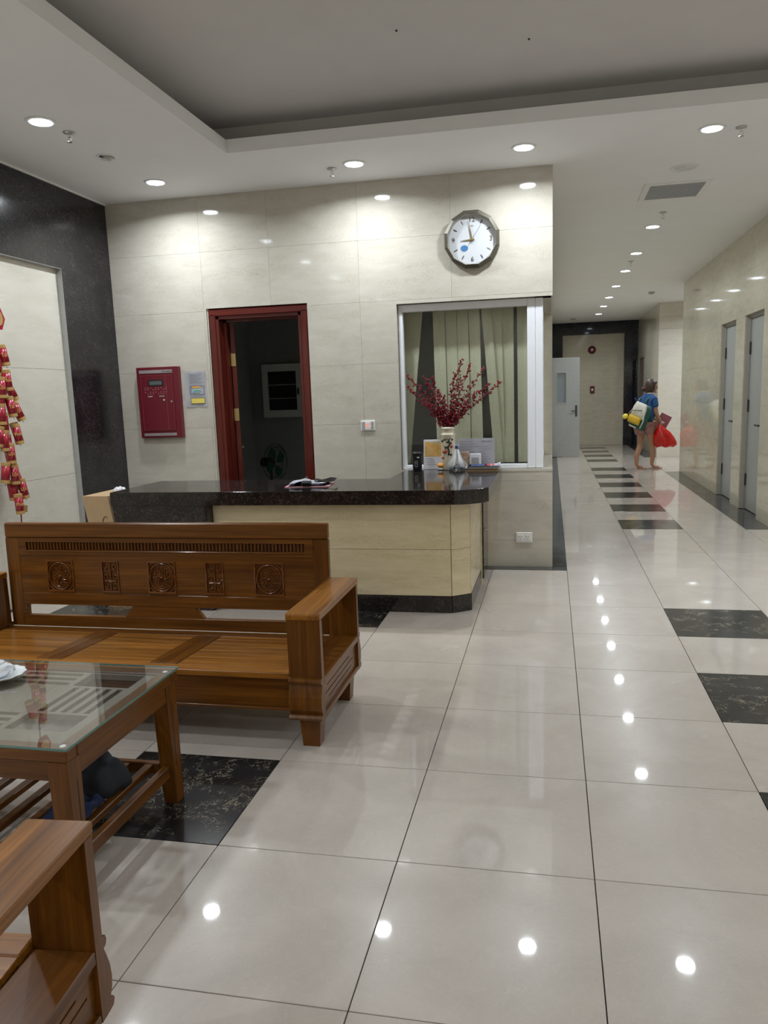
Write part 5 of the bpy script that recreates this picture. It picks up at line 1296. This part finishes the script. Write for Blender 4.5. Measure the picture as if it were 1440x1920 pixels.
for (a_, dz) in ((aL, .0), (Vector((aR.x-.03, aR.y, 0)), .0)):
    o = mesh('sandal', (lambda b: (prism(b, [(-.07+.0, -.03), (-.05, -.042), (.10, -.045), (.165, -.03), (.17, .01), (.14, .04), (-.04, .038), (-.07, .02)], .0, .016, 'z', bev=.003), b)[1])(B()), 'sole', pe, loc=loc(Vector((a_.x+.02, a_.y+.01, 0.0005))), rot=(0, 0, .25))
    bm = B(); tube(bm, [(.05, -.04, .014), (.06, -.02, .045), (.075, 0, .05), (.06, .02, .045), (.05, .038, .014)], .005, 6); mesh('sandal_strap', bm, 'pink', o, True)
# backpack on the back
bc = Wp(.035, -.165, .955); bx_ = rt; by_ = fwd; tilt = Matrix.Rotation(math.radians(19), 4, fwd) @ Matrix.Rotation(math.radians(-8), 4, rt)
BM = Matrix((bx_, by_, Vector((0, 0, 1)))).transposed().to_4x4(); BM = tilt @ BM @ Matrix.Scale(1.14, 4); BM.translation = bc
bp = empty('backpack', (0, 0, 0), label='white, yellow and green backpack with a yellow pompom on the walking person', cat='backpack')
bp.matrix_world = BM
def rbox(name, mat, x0, x1, y0, y1, z0, z1, bev, puff=0.0, top=0.0, parent=bp):
    bm = B(); box(bm, x0, x1, y0, y1, z0, z1, bev)
    bmesh.ops.subdivide_edges(bm, edges=bm.edges[:], cuts=2, use_grid_fill=True)
    for v in bm.verts:
        fz_ = (v.co.z-z0)/(z1-z0); fx_ = (v.co.x-(x0+x1)/2)/((x1-x0)/2)
        v.co.y += -puff*(1-abs(fx_)**2)*(1-(2*fz_-1)**2) if v.co.y < (y0+y1)/2 else 0
        v.co.x *= 1-top*max(0, fz_-.5)*2*max(0, fz_-.5)
    return mesh(name, bm, mat, parent, True)
rbox('main_sack', 'bagg', -.15, .15, -.06, .055, -.20, .185, .03, .01, .5)
rbox('white_front', 'bagw', -.135, .125, -.085, -.055, -.04, .20, .012, .03, .5)
rbox('yellow_pocket', 'bagy', -.13, .10, -.115, -.075, -.135, -.015, .012, .02)
rbox('white_base_trim', 'bagw', -.09, .05, -.075, -.058, -.195, -.172, .004)
bm = B(); tube(bm, [(.128, -.075, -.17), (.14, -.075, -.05), (.12, -.085, .05), (.07, -.09, .19)], .010, 6); mesh('white_piping', bm, 'bagw', bp, True)
bm = B(); tube(bm, [(-.11, -.112, .045), (-.02, -.122, .075), (.07, -.112, .10)], .005, 6); mesh('zip', bm, 'leafg', bp, True)
bm = B(); tube(bm, [(-.12, -.09, .06), (-.14, -.11, -.02), (-.15, -.13, -.05)], .004, 5); mesh('pompom_cord', bm, 'bagw', bp, True)
bm = B(); sph(bm, (-.155, -.145, -.075), .042, 3)
for v in bm.verts: v.co += (v.co-Vector((-.155, -.145, -.075)))*.12*math.sin(v.co.x*400)*math.cos(v.co.z*370)
mesh('pompom', bm, 'pom', bp, True)
for s in (-1, 1):
    bm = B(); pts = [BM.inverted() @ p for p in (Wp(s*.06, -.13, 1.10), Wp(s*.085, -.075, 1.22), Wp(s*.095, .03, 1.290), Wp(s*.10, .135, 1.22), Wp(s*.115, .165, 1.05), Wp(s*.15, .05, .90), Wp(s*.13, -.10, .84))]
    tube(bm, pts, .013, 6); mesh('shoulder_strap', bm, 'bagg', bp, True)
# red carrier bag
rb = empty('red_carrier_bag', (2.44, 12.86, .375), label='full red plastic carrier bag hanging from the walking person\'s right hand', cat='carrier bag')
bm = B(); n = 40; rings = []
for (r_, z, sx, cx_) in ((.06, .02, 1, .03), (.15, .0, 1, .03), (.195, .03, 1, .03), (.20, .09, 1, .02), (.175, .18, 1, .0), (.13, .26, 1, -.02), (.075, .33, 1, -.045), (.045, .375, 1, -.06), (.03, .40, 1, -.065)):
    ring = []
    for i in range(n):
        a = 2*PI*i/n; rr_ = r_*(1+.07*math.sin(a*9+z*20)*min(1, z*5+.2)+.04*math.sin(a*4+z*35))
        ring.append(bm.verts.new((cx_+rr_*math.cos(a)*.98, rr_*math.sin(a)*.62, z+.012*math.sin(a*5)*(1 if z < .1 else 0)+.02)))
    rings.append(ring)
for A, Bv in zip(rings, rings[1:]):
    for i in range(n): bm.faces.new((A[i], A[(i+1) % n], Bv[(i+1) % n], Bv[i]))
bm.faces.new(rings[0][::-1]); bm.faces.new(rings[-1]); mesh('bag_body', bm, 'redbag', rb, True)
bm = B()
for s in (-1, 1): tube(bm, [(-.075+s*.03, s*.01, .36), (-.068+s*.02, s*.008, .40), (-.055, 0, .425)], .009, 6)
mesh('bag_handles', bm, 'redbag', rb, True)
# folder
fo = empty('plastic_folder', (2.40, 12.95, .76), label='flat plum coloured folder held beyond the red carrier bag', cat='folder')
bm = B(); box(bm, -.10, .10, -.006, .006, -.02, .22, .002, mat=Matrix.Rotation(math.radians(28), 4, 'Y')); mesh('cover', bm, 'folder', fo)
bm = B(); box(bm, -.03, .03, -.0085, -.0062, .06, .09, .0005, mat=Matrix.Rotation(math.radians(28), 4, 'Y')); mesh('white_mark', bm, 'white', fo)
